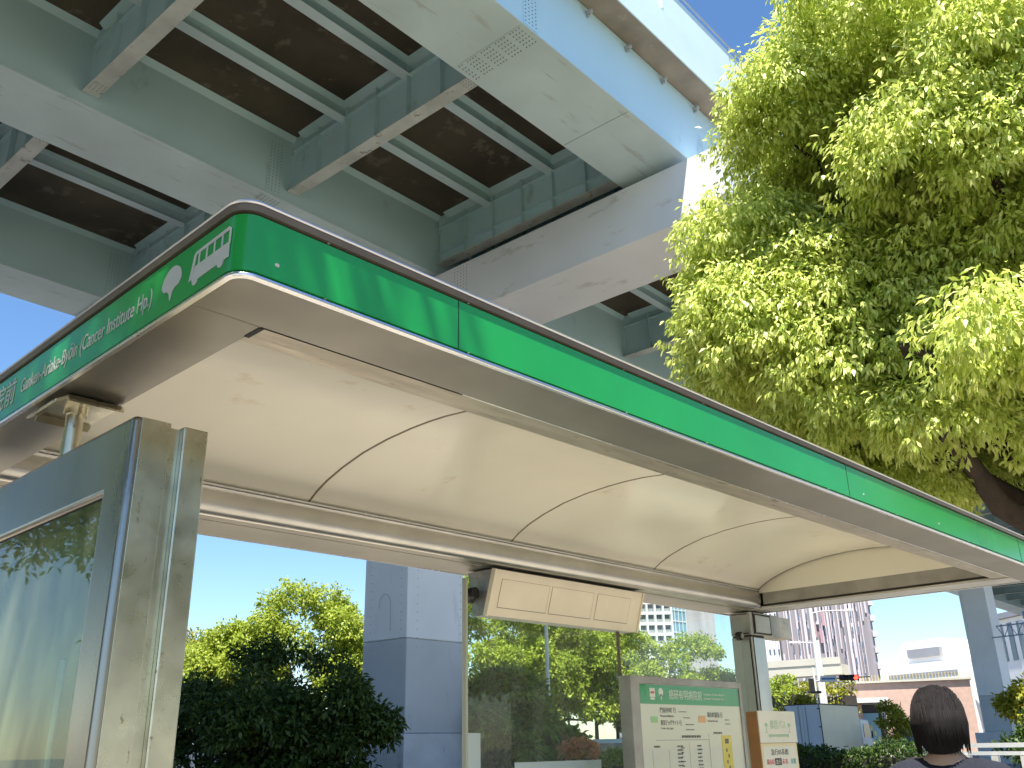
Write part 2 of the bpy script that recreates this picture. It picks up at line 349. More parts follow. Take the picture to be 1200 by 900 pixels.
# deck
vb(MB().box(U0, U1, 10.5, 27.0, ZD, ZD+.3), 'deck', 'deckpan')
vb(MB().box(U0, U1, 8.08, 10.48, ZD+.02, ZD+.32), 'deck_edge', 'soffit_conc')
vb(MB().box(U0, U1, 27.02, 27.9, ZD+.02, ZD+.32), 'deck_edge', 'soffit_conc')
for (a, b, m) in ((8.65, 10.44, 'vblue'), (16.82, 18.62, 'vpaint'), (24.95, 26.7, 'vpaint')):
    g = vb(MB().box(U0, U1, a+.04, b-.04, ZB+.035, ZD-.003), 'box_girder', m)
    vb(MB().box(U0, U1, a, b, ZB, ZB+.032), 'bottom_flange', 'vpaint_flange', g)
    # fillet strip along the deck
    hz = MB()
    for (q, sg) in ((a+.04, -1), (b-.04, 1)):
        if a < 9 and sg < 0: continue
        hz.prism([(q, ZD-.12), (q+sg*.14, ZD-.004), (q, ZD-.004)], 'x', U0, U1)
    vb(hz, 'haunch', 'vpaint', g)
# splice plates and bolts
def bolts(mb, P, rt, up, nn, n1, n2, s1, s2, r=.016, h=.014, skip=None):
    P = Vector(P); rt = Vector(rt); up = Vector(up); nn = Vector(nn)
    for i in range(n1):
        for j in range(n2):
            if skip and skip(i, j): continue
            c = P+rt*(i*s1)+up*(j*s2); mb.tube(c, c+nn*h, r, r*.8, 6)
for gi, (a, b) in enumerate(((8.65, 10.44), (16.82, 18.62), (24.95, 26.7))):
    gs = [c for c in via.children if c.name.startswith('box_girder')][gi]
    for uc in (10.75, 61, 112):
        if uc > 20 and gi != 1: continue
        mb = MB(); mb.box(uc-.28, uc+.28, a+.06, b-.06, ZB-.012, ZB-.002)
        bolts(mb, (uc-.24, a+.12, ZB-.012), (1, 0, 0), (0, 1, 0), (0, 0, -1), 6, 22, .096, (b-a-.24)/21, skip=lambda i, j: j % 5 == 4)
        dark_bolts(vb(mb, 'splice_plate', 'vpaint_flange', gs), 6)
        mb = MB(); mb.box(uc-.20, uc+.20, a+.028, a+.038, ZB+.10, ZD-.25)
        bolts(mb, (uc-.15, a+.028, ZB+.18), (1, 0, 0), (0, 0, 1), (0, -1, 0), 4, 16, .10, .09, .014)
        dark_bolts(vb(mb, 'web_splice', M['vblue'] if gi == 0 else M['vpaint'], gs), 6)
# transverse seam lines on the near flange
gr0 = [c for c in via.children if c.name.startswith('box_girder')][0]
vb(MB().box(13.92, 13.935, 8.68, 10.4, ZB-.004, ZB-.001), 'weld_seam', 'bolt', gr0)
# lifting lugs
for k in range(30):
    u = -3.0+k*1.42
    mb = MB(); mb.tube((u, 8.69, ZD-.16), (u, 8.60, ZD-.16), .05, .045, 10); mb.ball((u, 8.58, ZD-.16), .055, 10, 6); mb.box(u-.02, u+.02, 8.60, 8.68, ZD-.27, ZD-.17)
    vb(mb, 'lug', 'pole_grey', gr0)
# stringers and cross frames
for (v, zb) in ((14.88, 15.47), (12.64, 15.47), (21.9, 15.47)):
    mb = MB(); mb.box(U0, U1, v-.012, v+.012, zb+.02, ZD-.003); s = vb(mb, 'stringer', 'vpaint')
    vb(MB().box(U0, U1, v-.13, v+.13, zb, zb+.02), 'stringer_flange', 'vpaint_flange', s)
    hh = MB(); hh.prism([(v-.15, ZD-.004), (v-.016, ZD-.09), (v-.016, ZD-.004)], 'x', U0, U1); hh.prism([(v+.15, ZD-.004), (v+.016, ZD-.09), (v+.016, ZD-.004)], 'x', U0, U1)
    vb(hh, 'haunch', 'vpaint', s)
CFU = [1.1, 6.19, 11.28]+[20.5+5.09*k for k in range(0, 10)]+[73+5.09*k for k in range(9)]
CFU += [16.35, 17.65]
for ci, uc in enumerate(CFU):
    for (v0, v1) in ((10.44, 16.82), (18.62, 24.95)):
        pier = uc in (16.35, 17.65)
        zb = ZB+.31
        mb = MB(); mb.box(uc-.012, uc+.012, v0, v1, zb+.022, ZD-.003)
        # knee plates at stringer crossings and vertical stiffeners
        for fr in np.linspace(.17, .83, 5):
            vv = v0+(v1-v0)*fr
            mb.box(uc-.14, uc-.014, vv-.012, vv+.012, zb+.024, ZD-.2)
        mb.box(uc-.11, uc-.014, v0+.01, v1-.01, ZD-.42, ZD-.40)
        if pier: mb.box(uc-.11, uc-.014, v0+.01, v1-.01, zb+.36, zb+.38)
        # corner gussets
        mb.prism([(v0, ZD-.004), (v0+.55, ZD-.004), (v0, ZD-.55)], 'x', uc-.05, uc-.03)
        mb.prism([(v1, ZD-.004), (v1-.55, ZD-.004), (v1, ZD-.55)], 'x', uc-.05, uc-.03)
        cf = vb(mb, 'cross_frame', 'vpaint')
        vb(MB().box(uc-.17, uc+.17, v0+.003, v1-.003, zb, zb+.02), 'frame_flange', 'vpaint_dirty', cf)
        if not pier and uc < 20:
            for q0 in (v0+.12, v1-.55):
                k = MB(); k.box(uc-.15, uc+.15, q0, q0+.43, zb-.006, zb-.001); bolts(k, (uc-.12, q0+.07, zb-.006), (1, 0, 0), (0, 1, 0), (0, 0, -1), 4, 5, .08, .07, .013, .01); dark_bolts(vb(k, 'splice_plate', 'vpaint_dirty', cf), 6)
        hv = MB(); hv.prism([(uc-.18, ZD-.006), (uc-.014, ZD-.15), (uc-.014, ZD-.006)], 'y', v0+.3, v1-.3); hv.prism([(uc+.18, ZD-.006), (uc+.014, ZD-.15), (uc+.014, ZD-.006)], 'y', v0+.3, v1-.3)
        vb(hv, 'haunch', 'vpaint', cf)
# parapets
pa = vb(MB().prism([(8.08, ZD+.325), (8.32, ZD+.325), (8.22, ZD+1.15), (8.22, ZD+2.0), (8.14, ZD+2.0), (8.14, ZD+1.12), (8.08, ZD+1.0)], 'x', U0, U1), 'parapet', 'parapet')
vb(MB().box(U0, U1, 8.05, 8.078, ZD-.02, ZD+.98), 'fascia_panel', 'parapet')
mb = MB()
for k in range(12):
    u = 2+6.4*k; mb.box(u-.03, u+.03, 8.085, 8.135, ZD+1.14, ZD+2.04)
vb(mb, 'panel_joint', 'parapet', pa)
c_ = MB(); c_.tube((U0, 8.10, ZD+2.10), (U1, 8.10, ZD+2.10), .018); 
for k in range(30): c_.box(2+6.4*k/2-.012, 2+6.4*k/2+.012, 8.09, 8.115, ZD+1.9, ZD+2.1)
vb(c_, 'cable', 'pole_grey', pa)
vb(MB().box(U0, U1, 27.66, 27.9, ZD+.325, ZD+2.0), 'parapet', 'parapet')
for (u_, ) in ((2,), ):
    pass

# piers
def pier(label, u, v0=17.5, v1=19.15, cap0=7.62, cap1=27.8, colm='colpaint', extra=False, bolt=False):
    p = thing('viaduct_pier', label, 'bridge pier', uv(u+1, (v0+v1)/2, 0), VA, 'piers of the elevated highway')
    du, dv = -(u+1), -(v0+v1)/2
    def lb(mb): mb.v = [(a+du, b+dv, c) for a, b, c in mb.v]; return mb
    cb = MB(); cb.prism([(cap0, 12.55), (cap0+1.2, 12.29), (cap1-1.2, 12.29), (cap1, 12.55), (cap1, 13.80), (cap0, 13.80)], 'x', u, u+2.0)
    cbo = lb(cb).build('cap_beam', 'cap', p, .02, local=True)
    bs = MB()
    for v in (9.0, 10.1, 17.1, 18.3, 25.2, 26.4): bs.box(u+.7, u+1.3, v-.28, v+.28, 13.803, 13.994)
    bs.box(u+.25, u+.45, cap0+3.0, 16.7, 13.803, 13.97)
    lb(bs).build('bearing', 'black', p, local=True)
    for (a, b) in ((v0, v1),)+(((v0+8, v1+8),) if extra else ()):
        lb(MB().box(u, u+2.0, a, b, 4.1, 12.287)).build('column', colm, p, .03, local=True)
        lb(MB().box(u+.006, u+1.994, a+.006, b-.006, 1.885, 4.097)).build('column_base', 'colpaint2', p, .03, local=True)
        lb(MB().box(u-.06, u+2.3, a-.05, b+.6, 0, 1.88)).build('plinth', 'conc', p, .02, local=True)
    if bolt:
        k = MB()
        for vv in (v0+.22, v1-.28): bolts(k, (u, vv, 3.9), (0, 1, 0), (0, 0, 1), (-1, 0, 0), 1, 34, .1, .21, .012, .012)
        for uu in (u+.35, u+1.9): bolts(k, (uu, v0, 3.9), (1, 0, 0), (0, 0, 1), (0, -1, 0), 1, 34, .1, .21, .012, .012)
        lb(k).build('rivet_row', 'bolt', p, local=True)
        k = MB(); k.box(u-.008, u-.002, 15.35, 15.95, 12.32, 13.78); bolts(k, (u-.008, 15.42, 12.40), (0, 1, 0), (0, 0, 1), (-1, 0, 0), 5, 15, .11, .093, .014, .012)
        k.box(u+.1, u+1.9, 15.35, 15.95, 12.278, 12.286); bolts(k, (u+.2, 15.42, 12.278), (1, 0, 0), (0, 1, 0), (0, 0, -1), 16, 5, .1, .11, .014, .012)
        dark_bolts(lb(k).build('splice_plate', 'cap', cbo, local=True), 6)
        for o in [c for c in cbo.children]: pass
        # thin C-shaped mark on the column face, drawn as a tube
        lp = MB(); lp.path([(u-.03, v0+.80+.22*math.cos(t), 4.95+.30*math.sin(t)) for t in np.linspace(-.2, math.pi, 9)]+[(u-.03, v0+.58, 4.3)], [.006]*10, 6)
        lb(lp).build('column_mark', 'pole_grey', p, local=True)
    return p
pier('light grey steel pier standing beyond the row of dark trees, nearest of the viaduct piers', 16.0, bolt=True)
pier('tall grey pier at the right, between the white stepped building and the yellow tree', 67.3)
pier('pinkish farthest pier at the right edge behind the blue sign gantry', 118.0, 23.6, 26.4, colm='pink_col')

# ================================================================ BUS SHELTER
Z0 = 2.5
sh = thing('bus_shelter', 'stainless steel bus shelter with green fascia band and cream vaulted ceiling', 'bus shelter', (0, 0, GZ))
LX, WY = 6.18, 2.48
def ring(path, prof):
    """sweep a closed profile (offset outwards, z) round a rounded rectangle"""
    x0, x1, y0, y1, r = path; base = []
    for cx, cy, a0 in ((x1-r, y1-r, 0), (x0+r, y1-r, 90), (x0+r, y0+r, 180), (x1-r, y0+r, 270)):
        for k in range(9):
            a = R_(a0+90*k/8); base.append(((cx, cy), (math.cos(a), math.sin(a))))
    mb = MB(); n = len(prof); N = len(base)
    vs = [(c[0]+(r+o)*d[0], c[1]+(r+o)*d[1], z) for (c, d) in base for (o, z) in prof]
    fs = [(i*n+j, i*n+(j+1) % n, ((i+1) % N)*n+(j+1) % n, ((i+1) % N)*n+j) for i in range(N) for j in range(n)]
    return mb.add(vs, fs)
P_ = (0, LX, 0, WY, .05)
def sm(o, ang=35):
    for p in o.data.polygons: p.use_smooth = True
    try:
        o.data.set_sharp_from_angle(angle=R_(ang))
    except Exception: pass
    return o
fas = sm(ring(P_, [(0, Z0+.014), (0, Z0+.158), (-.004, Z0+.160), (-.03, Z0+.160), (-.03, Z0+.012), (-.004, Z0+.012)]).build('fascia', 'green', sh))
sm(ring(P_, [(.003, Z0-.004), (.005, Z0-.001), (.005, Z0+.003), (.003, Z0+.006), (-.010, Z0+.008), (-.010, Z0-.004)]).build('lower_trim', 'trim', sh))
sm(ring(P_, [(-.006, Z0+.0092), (-.006, Z0+.0118), (-.03, Z0+.0118), (-.03, Z0+.0092)]).build('gasket', 'green_dark', sh))
sm(ring(P_, [(-.010, Z0+.1605), (-.010, Z0+.1645), (-.04, Z0+.1645), (-.04, Z0+.1605)]).build('gasket', 'green_dark', sh))
sm(ring(P_, [(.006, Z0+.165), (.010, Z0+.180), (.004, Z0+.1805), (-.05, Z0+.1805), (-.05, Z0+.165)]).build('roof_edge', 'roof_brown', sh))
sm(ring(P_, [(.010, Z0+.182), (.0125, Z0+.186), (.009, Z0+.1915), (.001, Z0+.194), (-.05, Z0+.194), (-.05, Z0+.182)]).build('upper_trim', 'trim2', sh))
# panel joints of the fascia (thin dark lines)
for x in (.673, 3.05, 5.425):
    MB().box(x-.0015, x+.0015, -.0012, .004, Z0+.0142, Z0+.1578).build('fascia_joint', 'green_dark', fas)
MB().box(-.0012, .004, 1.9, 1.903, Z0+.0142, Z0+.1578).build('fascia_joint', 'green_dark', fas)
mb = MB()
for x in (.10, 3.2, 4.1): mb.ball((x, -.0008, Z0+.05), (.007, .002, .005), 7, 5)
mb.build('chip', 'white_vinyl', fas)
# small screws along the gaskets
sc0 = None
for k in (1, 3, 6, 8, 12, 15, 19, 23):
    for z in (Z0+.1635, Z0+.011):
        if sc0 is None: sc0 = MB().ball((0, 0, 0), (.004, .004, .0025), 6, 4).build('screw', 'bolt', fas, local=True); q = sc0
        else: q = sc0.copy(); col.objects.link(q); q.parent = fas
        q.location = (k*.237, .001, z-GZ)
# soffit
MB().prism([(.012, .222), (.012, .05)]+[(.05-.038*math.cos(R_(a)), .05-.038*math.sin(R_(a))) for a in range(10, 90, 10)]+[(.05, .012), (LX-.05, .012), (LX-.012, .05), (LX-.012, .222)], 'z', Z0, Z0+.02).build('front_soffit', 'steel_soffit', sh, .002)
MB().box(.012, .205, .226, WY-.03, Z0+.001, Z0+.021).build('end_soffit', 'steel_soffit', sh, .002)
MB().box(.206, .9, .2245, .2265, Z0-.001, Z0+.02).build('gap_seal', 'black', sh)
MB().box(.2, .214, .228, .300, Z0-.001, Z0+.035).build('gap_seal', 'black', sh)
MB().box(.207, 5.918, .228, .335, Z0+.004, Z0+.022).build('inner_strip', 'strip', sh, .002)
MB().box(.207, 5.918, .2235, .2285, Z0+.001, Z0+.016).build('edge_bead', 'trim', sh)
mb = MB(); mb.box(.207, 5.918, .315, .334, Z0+.0225, Z0+.17); mb.build('inner_fascia', 'strip', sh)
# vaulted ceiling in panels
prof = [(.335, .155), (.45, .20), (.58, .248), (.74, .288), (.92, .318), (1.10, .333), (1.21, .336), (1.33, .334), (1.50, .323), (1.67, .300), (1.83, .262), (1.95, .222), (2.03, .185), (2.085, .150), (2.11, .13)]
def vault(x0, x1, nx=2, dz=0, th=.006):
    mb = MB(); n = len(prof); vs = []
    for x in np.linspace(x0, x1, nx):
        vs += [(x, y, Z0+z+dz) for y, z in prof]+[(x, y, Z0+z+dz+th) for y, z in reversed(prof)]
    m = 2*n; fs = []
    for i in range(nx-1): fs += [(i*m+j, i*m+(j+1) % m, (i+1)*m+(j+1) % m, (i+1)*m+j) for j in range(m)]
    fs += [tuple(range(m)), tuple(reversed(range((nx-1)*m, nx*m)))]
    return mb.add(vs, fs)
xs = [.19, 1.625, 3.055, 4.49, 5.90]
for a, b in zip(xs[:-1], xs[1:]): sm(vault(a+.004, b-.004).build('ceiling_panel', 'ceiling', sh), 50)
for x in xs[1:]: vault(x-.006, x+.006, dz=-.0015, th=.003).build('ceiling_seam', 'seam', sh)
MB().prism([(y, Z0+z+.01) for y, z in prof]+[(2.11, Z0+.12), (.335, Z0+.12)], 'x', 5.912, 5.93).build('gable_panel', 'ceiling', sh)
MB().prism([(y, Z0+z+.01) for y, z in prof]+[(2.11, Z0+.12), (.335, Z0+.12)], 'x', .17, .185).build('gable_panel', 'ceiling', sh)
# roof skin over the vault
vault(.2, 5.93, dz=.012, th=.01).build('roof_skin', 'steel_dull', sh)
mb = MB(); mb.box(.03, LX-.03, .03, .40, Z0+.185, Z0+.195); mb.box(.03, LX-.03, 2.05, WY-.03, Z0+.185, Z0+.195); mb.box(.03, .2, .4, 2.05, Z0+.185, Z0+.195); mb.box(5.935, LX-.03, .4, 2.05, Z0+.185, Z0+.195)
mb.build('roof_pan', 'steel_dull', sh)
# back beam with rounded nose, lip and lower seam
sm(MB().prism([(2.085, Z0+.022), (2.078, Z0+.05), (2.08, Z0+.10), (2.088, Z0+.128), (2.12, Z0+.128), (2.12, Z0-.0), (2.10, Z0+.003)], 'x', .206, 5.915).build('back_beam', 'steel', sh), 60)
MB().box(.206, 5.915, 2.066, 2.12, Z0+.130, Z0+.136).build('beam_lip', 'trim', sh)
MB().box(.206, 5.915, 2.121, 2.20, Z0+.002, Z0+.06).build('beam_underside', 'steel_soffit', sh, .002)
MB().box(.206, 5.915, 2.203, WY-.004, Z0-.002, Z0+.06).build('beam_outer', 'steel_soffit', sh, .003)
# far end beam
MB().box(5.92, 6.155, .2245, 2.45, Z0-.001, Z0+.016).build('end_beam_underside', 'steel', sh, .002)
MB().box(5.921, 5.96, .337, 2.066, Z0+.030, Z0+.150).build('end_beam_face', 'steel_dull', sh, .002)
mb = MB(); mb.box(5.917, 5.962, .337, 2.066, Z0+.0165, Z0+.0295); mb.box(5.914, 5.925, .337, 2.066, Z0+.151, Z0+.158); mb.build('gap_seal', 'dark_gap', sh)
# far post with its box head
pst = MB().box(5.92, 6.125, 2.2, 2.385, GZ, Z0-.205).build('post', 'steel', sh, .006)
MB().box(5.926, 6.119, 2.206, 2.379, Z0-.2045, Z0-.1905).build('gap_seal', 'dark_gap', sh)
hd = MB().box(5.92, 6.40, 2.2, 2.385, Z0-.190, Z0-.010).build('post_head', 'steel_dull', sh, .005)
mb = MB()
mb.box(5.962, 5.968, 2.196, 2.1985, Z0-.185, Z0-.014)
for (a, b, c, d) in ((5.975, 6.235, Z0-.178, Z0-.170), (5.975, 6.235, Z0-.030, Z0-.022), (5.975, 5.983, Z0-.170, Z0-.030), (6.227, 6.235, Z0-.170, Z0-.030)): mb.box(a, b, 2.195, 2.1985, c, d)
mb.build('head_groove', 'dark_gap', hd)
MB().box(5.989, 6.221, 2.193, 2.1985, Z0-.164, Z0-.036).build('cover_plate', 'strip', hd)
mb = MB()
for (y0, y1, z0, z1) in ((2.225, 2.36, Z0-.180, Z0-.173), (2.225, 2.36, Z0-.028, Z0-.021)): mb.box(5.9165, 5.9185, y0, y1, z0, z1)
mb.build('head_groove', 'dark_gap', hd)
mb = MB(); mb.box(6.40, 6.60, 2.215, 2.37, Z0-.186, Z0-.0145); mb.build('head_end', 'strip', hd, .004)
mb = MB(); mb.box(5.932, 5.940, 2.1965, 2.1985, GZ+.02, Z0-.21); mb.box(5.916, 5.9185, 2.215, 2.224, GZ+.02, Z0-.21); mb.build('post_groove', 'dark_gap', pst)
# near end post carrying the roof over the display panel
tb = sm(MB().tube((.11, 1.107, Z0-.19), (.11, 1.107, Z0-.012), .026, n=24).build('roof_tube', 'steel_dirty', sh))
MB().tube((.11, 1.107, Z0-.030), (.11, 1.107, Z0-.012), .034, n=20).build('collar', 'steel_dirty', tb)
mb = MB(); mb.box(.045, .20, 1.0, 1.22, Z0-.012, Z0-.004)
mb.prism([(.045, Z0-.006), (.045, Z0-.014), (.012, Z0-.034), (.008, Z0-.028)], 'y', 1.0, 1.22)
mb.prism([(1.0, Z0-.004), (1.0, Z0-.012), (.985, Z0-.030), (.980, Z0-.026)], 'x', .04, .205)
mb.prism([(1.22, Z0-.004), (1.22, Z0-.012), (1.238, Z0-.030), (1.243, Z0-.026)], 'x', .04, .205)
mb.build('tube_bracket', 'steel_dirty', sh, .001)
# ---- writing on the short end (faces -X; text runs towards -Y)
rt, up = (0, -1, 0), (0, 0, 1)
lettering('Ganken-Ariake-Byōin (Cancer Institute Hp.)', 'lettering', 'white_vinyl', fas, (-.0008, 1.285, Z0+.048), rt, up, height=.066, width=.87)
lettering('癌研有明病院前', 'lettering', 'white_vinyl', fas, (-.0008, 1.335+.64, Z0+.046), rt, up, height=.092, width=.64)
def S(y, z): return (y, Z0+z)
x0, x1 = -.0022, -.0008
mb = MB()
mb.prism([S(.222, .052), S(.207, .118), S(.200, .126), S(.048, .132), S(.041, .127), S(.041, .122), S(.196, .117), S(.206, .056)], 'x', x0, x1)   # roof and front
x0 -= .0002; mb.prism([S(.206, .056), S(.208, .050), S(.203, .044), S(.040, .050), S(.041, .090), S(.198, .086)], 'x', x0, x1)        # lower body
x0 -= .0001; x1 -= .0001
for y in (.184, .148, .113, .078, .0445): mb.prism([S(y, .084), S(y-.006, .084), S(y-.006, .126), S(y, .124)], 'x', x0, x1)
for (y, z) in ((.190, .046), (.075, .048)): mb.tube((x0-.0004, y, Z0+z), (x1+.0002, y, Z0+z), .013, n=20)
mb.build('bus_symbol', 'white_vinyl', fas)
mb = MB(); c = (.300, .045)
fan = [S(.318, .038)]+[S(.316+.042*math.cos(R_(a)), .088+.042*math.sin(R_(a))) for a in np.linspace(-15, 195, 18)][::1]
fan = [S(.312, .034), S(.304, .056), S(.294, .066), S(.274, .070), S(.262, .084)]+[S(.312-.050*math.cos(R_(a)), .084+.046*math.sin(R_(a))) for a in np.linspace(12, 168, 16)]+[S(.362, .084), S(.350, .070), S(.330, .066), S(.320, .056)]
mb.prism(fan, 'x', x0, x1); mb.build('leaf_symbol', 'white_vinyl', fas)

# ================================================================ display panel at the near end
dp = thing('display_panel', 'tall glazed stainless display panel with rounded corner at the left edge', 'display panel', (.16, 1.3, GZ))
ZT = Z0-.163
fr = MB()
y0, y1 = .602, 2.05
fr.box(.075, .178, y0, .742, GZ+.05, ZT); fr.box(.075, .178, 1.90, y1, GZ+.05, ZT)
fr = MB(); fr.box(.075, .178, y0, y1, GZ+.05, ZT)
# opening cut: build frame from four bars joined (mitred look)
fr = MB(); 
def frame(mb, x0, x1, oy0, oy1, iy0, iy1, oz0, oz1, iz0, iz1):
    o = [(oy0, oz0), (oy1, oz0), (oy1, oz1), (oy0, oz1)]; i = [(iy0, iz0), (iy1, iz0), (iy1, iz1), (iy0, iz1)]
    vs = [(x0, a, b) for a, b in o]+[(x0, a, b) for a, b in i]+[(x1, a, b) for a, b in o]+[(x1, a, b) for a, b in i]; fs = []
    for k in range(4):
        l = (k+1) % 4; fs += [(k, l, 4+l, 4+k), (8+k, 12+k, 12+l, 8+l), (k, 8+k, 8+l, l), (4+k, 4+l, 12+l, 12+k)]
    return mb.add(vs, fs)
frame(fr, .075, .178, y0, y1, .738, 1.91, GZ+.05, ZT, GZ+.3, Z0-.358)
f1 = sm(fr.build('frame', 'steel_panel', dp, .016, seg=5), 30)
# front end plates with stains
MB().box(.097, .1775, y0-.003, y0-.0005, GZ+.052, ZT-.004).build('end_plate', 'steel_dirty', dp, .001)
MB().box(.178, .215, y0+.022, y0+.04, GZ+.05, ZT-.008).build('channel', 'steel_dirty', dp)
MB().box(.2155, .288, y0-.001, y0+.075, GZ+.05, ZT-.002).build('end_post', 'steel_dirty', dp, .005, seg=3)
MB().box(.180, .286, y0+.08, y1, GZ+.05, ZT-.004).build('back_case', 'steel', dp, .003)
MB().box(.0748, .0756, y0+.020, .7375, 1.215, 1.219).build('joint_line', 'trim', dp)
mb = MB(); mb.box(.088, .0905, .7385, 1.9095, GZ+.301, Z0-.3585); gl = mb.build('glass', 'ad_glass', dp)
frame(MB(), .0868, .0905, .7385, 1.9095, .742, 1.906, GZ+.301, Z0-.3585, GZ+.305, Z0-.362).build('rubber_seal', 'black', dp)
MB().box(.16, .165, .7385, 1.9095, GZ+.301, Z0-.3585).build('poster', 'poster', dp)
mb = MB(); mb.box(.155, .159, 1.02, 1.055, GZ+.31, Z0-.75); mb.box(.155, .159, .80, .84, GZ+.31, Z0-.45); mb.build('light_tube', 'frost', dp)
MB().box(.06, .30, .6, 2.05, GZ, GZ+.05).build('base_plate', 'steel_dull', dp, .003)
MB().tube((.11, 1.9, ZT-.01), (.11, 1.9, Z0-.001), .026, n=20).build('roof_tube', 'steel_dirty', dp)

# ================================================================ hanging information box
ib = thing('information_box', 'cream hanging sign box with three blank plates under the back beam', 'sign box', (3.7, 2.25, 2.2))
E0, E1 = 2.98, 4.43
sec = [(2.165, Z0-.012), (2.245, Z0-.272), (2.345, Z0-.272), (2.385, Z0-.012)]
MB().prism(sec, 'x', E0+.012, E1-.006).build('case', 'blue_grey_end', ib, .003)
fn = Vector((0, -.26, -.08)).normalized(); fa = Vector((1, 0, 0)); fb = Vector((0, -.08, .26)).normalized(); fc = Vector(((E0+E1)/2, 2.205, Z0-.142)); Lh = (E1-E0)/2; Hh = .136
fpn = MB().obox(fc+fn*.004, fa*Lh, fb*Hh, fn*.0035).build('front_panel', 'cream_box', ib, .002)
MB().prism([(a, b) for a, b in sec], 'x', E0, E0+.0115).build('end_cap', 'blue_grey_end', ib)
MB().obox(fc+fn*.010-fa*(Lh+.004), fa*.006, fb*(Hh+.002), fn*.016).build('edge_trim', 'cream_box', ib)
MB().obox(fc+fn*.006+fa*(Lh+.004), fa*.006, fb*(Hh+.002), fn*.012).build('edge_trim', 'cream_box', ib)
for (s0, s1) in ((.055, .345), (.365, .645), (.675, .915)):
    cc = fc+fa*(Lh*(s0+s1-1)); hw = Lh*(s1-s0)
    MB().obox(cc+fn*.0085, fa*(hw+.003), fb*(.082+.003), fn*.0006).build('groove_shadow', 'seam', fpn)  # dark backing draws the thin shadow line round each plate
    MB().obox(cc+fn*.0100-fa*.0014+fb*.001, fa*(hw+.0005), fb*(.082+.0005), fn*.0009).build('blank_plate', 'cream_box', fpn)
sm(MB().tube((E0-.02, 2.355, Z0-.16), (E0+.03, 2.355, Z0-.16), .035, n=20).build('clamp', 'black', ib))
mb = MB(); mb.box(E0+.1, E0+.2, 2.2, 2.33, Z0-.0125, Z0-.0035); mb.box(E1-.2, E1-.1, 2.2, 2.33, Z0-.0125, Z0-.0035); mb.build('hanger', 'dark_gap', ib)

# ================================================================ glass screens behind
def screen(label, x0, x1, post_side):
    t = thing('glass_screen', label, 'glass screen', ((x0+x1)/2, 2.3, GZ), 0, 'glass screens of the shelter')
    MB().box(x0, x1, 2.296, 2.306, GZ+.12, Z0-.05).build('pane', 'screen_glass', t)
    return t
sc1 = screen('left glass screen with pale metal edge strip beneath the hanging sign box', 2.885, 4.300, -1)
MB().box(2.865, 2.884, 2.285, 2.317, GZ+.1, Z0-.062).build('edge_strip', 'edge_glass', sc1, .003)
sm(MB().tube((2.93, 2.27, Z0-.145), (2.93, 2.33, Z0-.145), .032, n=20).build('clamp', 'black', sc1))
MB().box(2.89, 2.985, 2.2925, 2.2955, GZ+.3, Z0-.915).build('frosted_square', 'frost', sc1)
MB().box(3.26, 4.05, 2.2925, 2.2955, GZ+.6, Z0-1.075).build('frosted_square', 'frost', sc1)
sc2 = screen('right glass screen behind the timetable board next to the far post', 4.312, 5.915, 1)
MB().box(4.301, 4.3115, 2.290, 2.312, GZ+.12, Z0-.05).build('joint_strip', 'seam', sc1)
sm(MB().tube((5.86, 2.26, Z0-.20), (5.86, 2.295, Z0-.20), .034, n=20).build('clamp', 'black', sc2))
sm(MB().tube((5.86, 2.245, Z0-.20), (5.86, 2.26, Z0-.20), .020, n=16).build('bolt', 'steel_dull', sc2))
MB().box(2.885, 5.915, 2.28, 2.32, GZ, GZ+.118).build('bottom_rail', 'steel', sc2)

# ================================================================ timetable board
tbd = thing('timetable_board', 'grey framed bus timetable board with green header', 'timetable board', (4.37, 1.83, GZ))
bx0, bx1, by, bt, bb = 3.752, 5.0, 1.8, Z0-.606, .75
fr = MB(); 
def xframe(mb, y0, y1, a0, a1, b0, b1, c0, c1, d0, d1):
    o = [(a0, c0), (a1, c0), (a1, c1), (a0, c1)]; i = [(b0, d0), (b1, d0), (b1, d1), (b0, d1)]
    vs = [(a, y0, b) for a, b in o]+[(a, y0, b) for a, b in i]+[(a, y1, b) for a, b in o]+[(a, y1, b) for a, b in i]; fs = []
    for k in range(4):
        l = (k+1) % 4; fs += [(k, l, 4+l, 4+k), (8+k, 12+k, 12+l, 8+l), (k, 8+k, 8+l, l), (4+k, 4+l, 12+l, 12+k)]
    return mb.add(vs, fs)
xframe(fr, by, by+.09, bx0, bx1, bx0+.085, bx1-.03, bb, bt, bb+.05, bt-.042); fr.build('frame', 'steel_dull', tbd, .004)
pb = MB().box(bx0+.086, bx1-.031, by+.012, by+.08, bb+.051, bt-.043).build('paper', 'board_white', tbd)
tx = bx0+.086; yy = by+.011; W_ = bx1-.031-tx
hdr = MB().box(tx+.002, tx+W_-.002, yy-.001, yy+.0005, bt-.158, bt-.046).build('header_band', 'board_green', tbd)
R2, U2 = (1, 0, 0), (0, 0, 1); ty = yy-.0015
def bl(s, m, x, z, h=None, w_=None, par=pb, y=None): return lettering(s, 'lettering', m, par, (tx+x, ty if y is None else y, bt+z), R2, U2, height=h, width=w_, depth=.0008)
bl('癌研有明病院前', 'board_white', .31, -.128, .058, .37, hdr); bl('Ganken-Ariake-Byōin', 'board_white', .70, -.100, .018, .25, hdr); bl('(Cancer Institute Hp.)', 'board_white', .70, -.126, .018, .25, hdr)
mb = MB(); mb.box(tx+.11, tx+.165, ty-.001, ty, bt-.118, bt-.066); mb.box(tx+.115, tx+.16, ty-.001, ty, bt-.134, bt-.121); mb.build('bus_symbol', 'board_white', hdr)
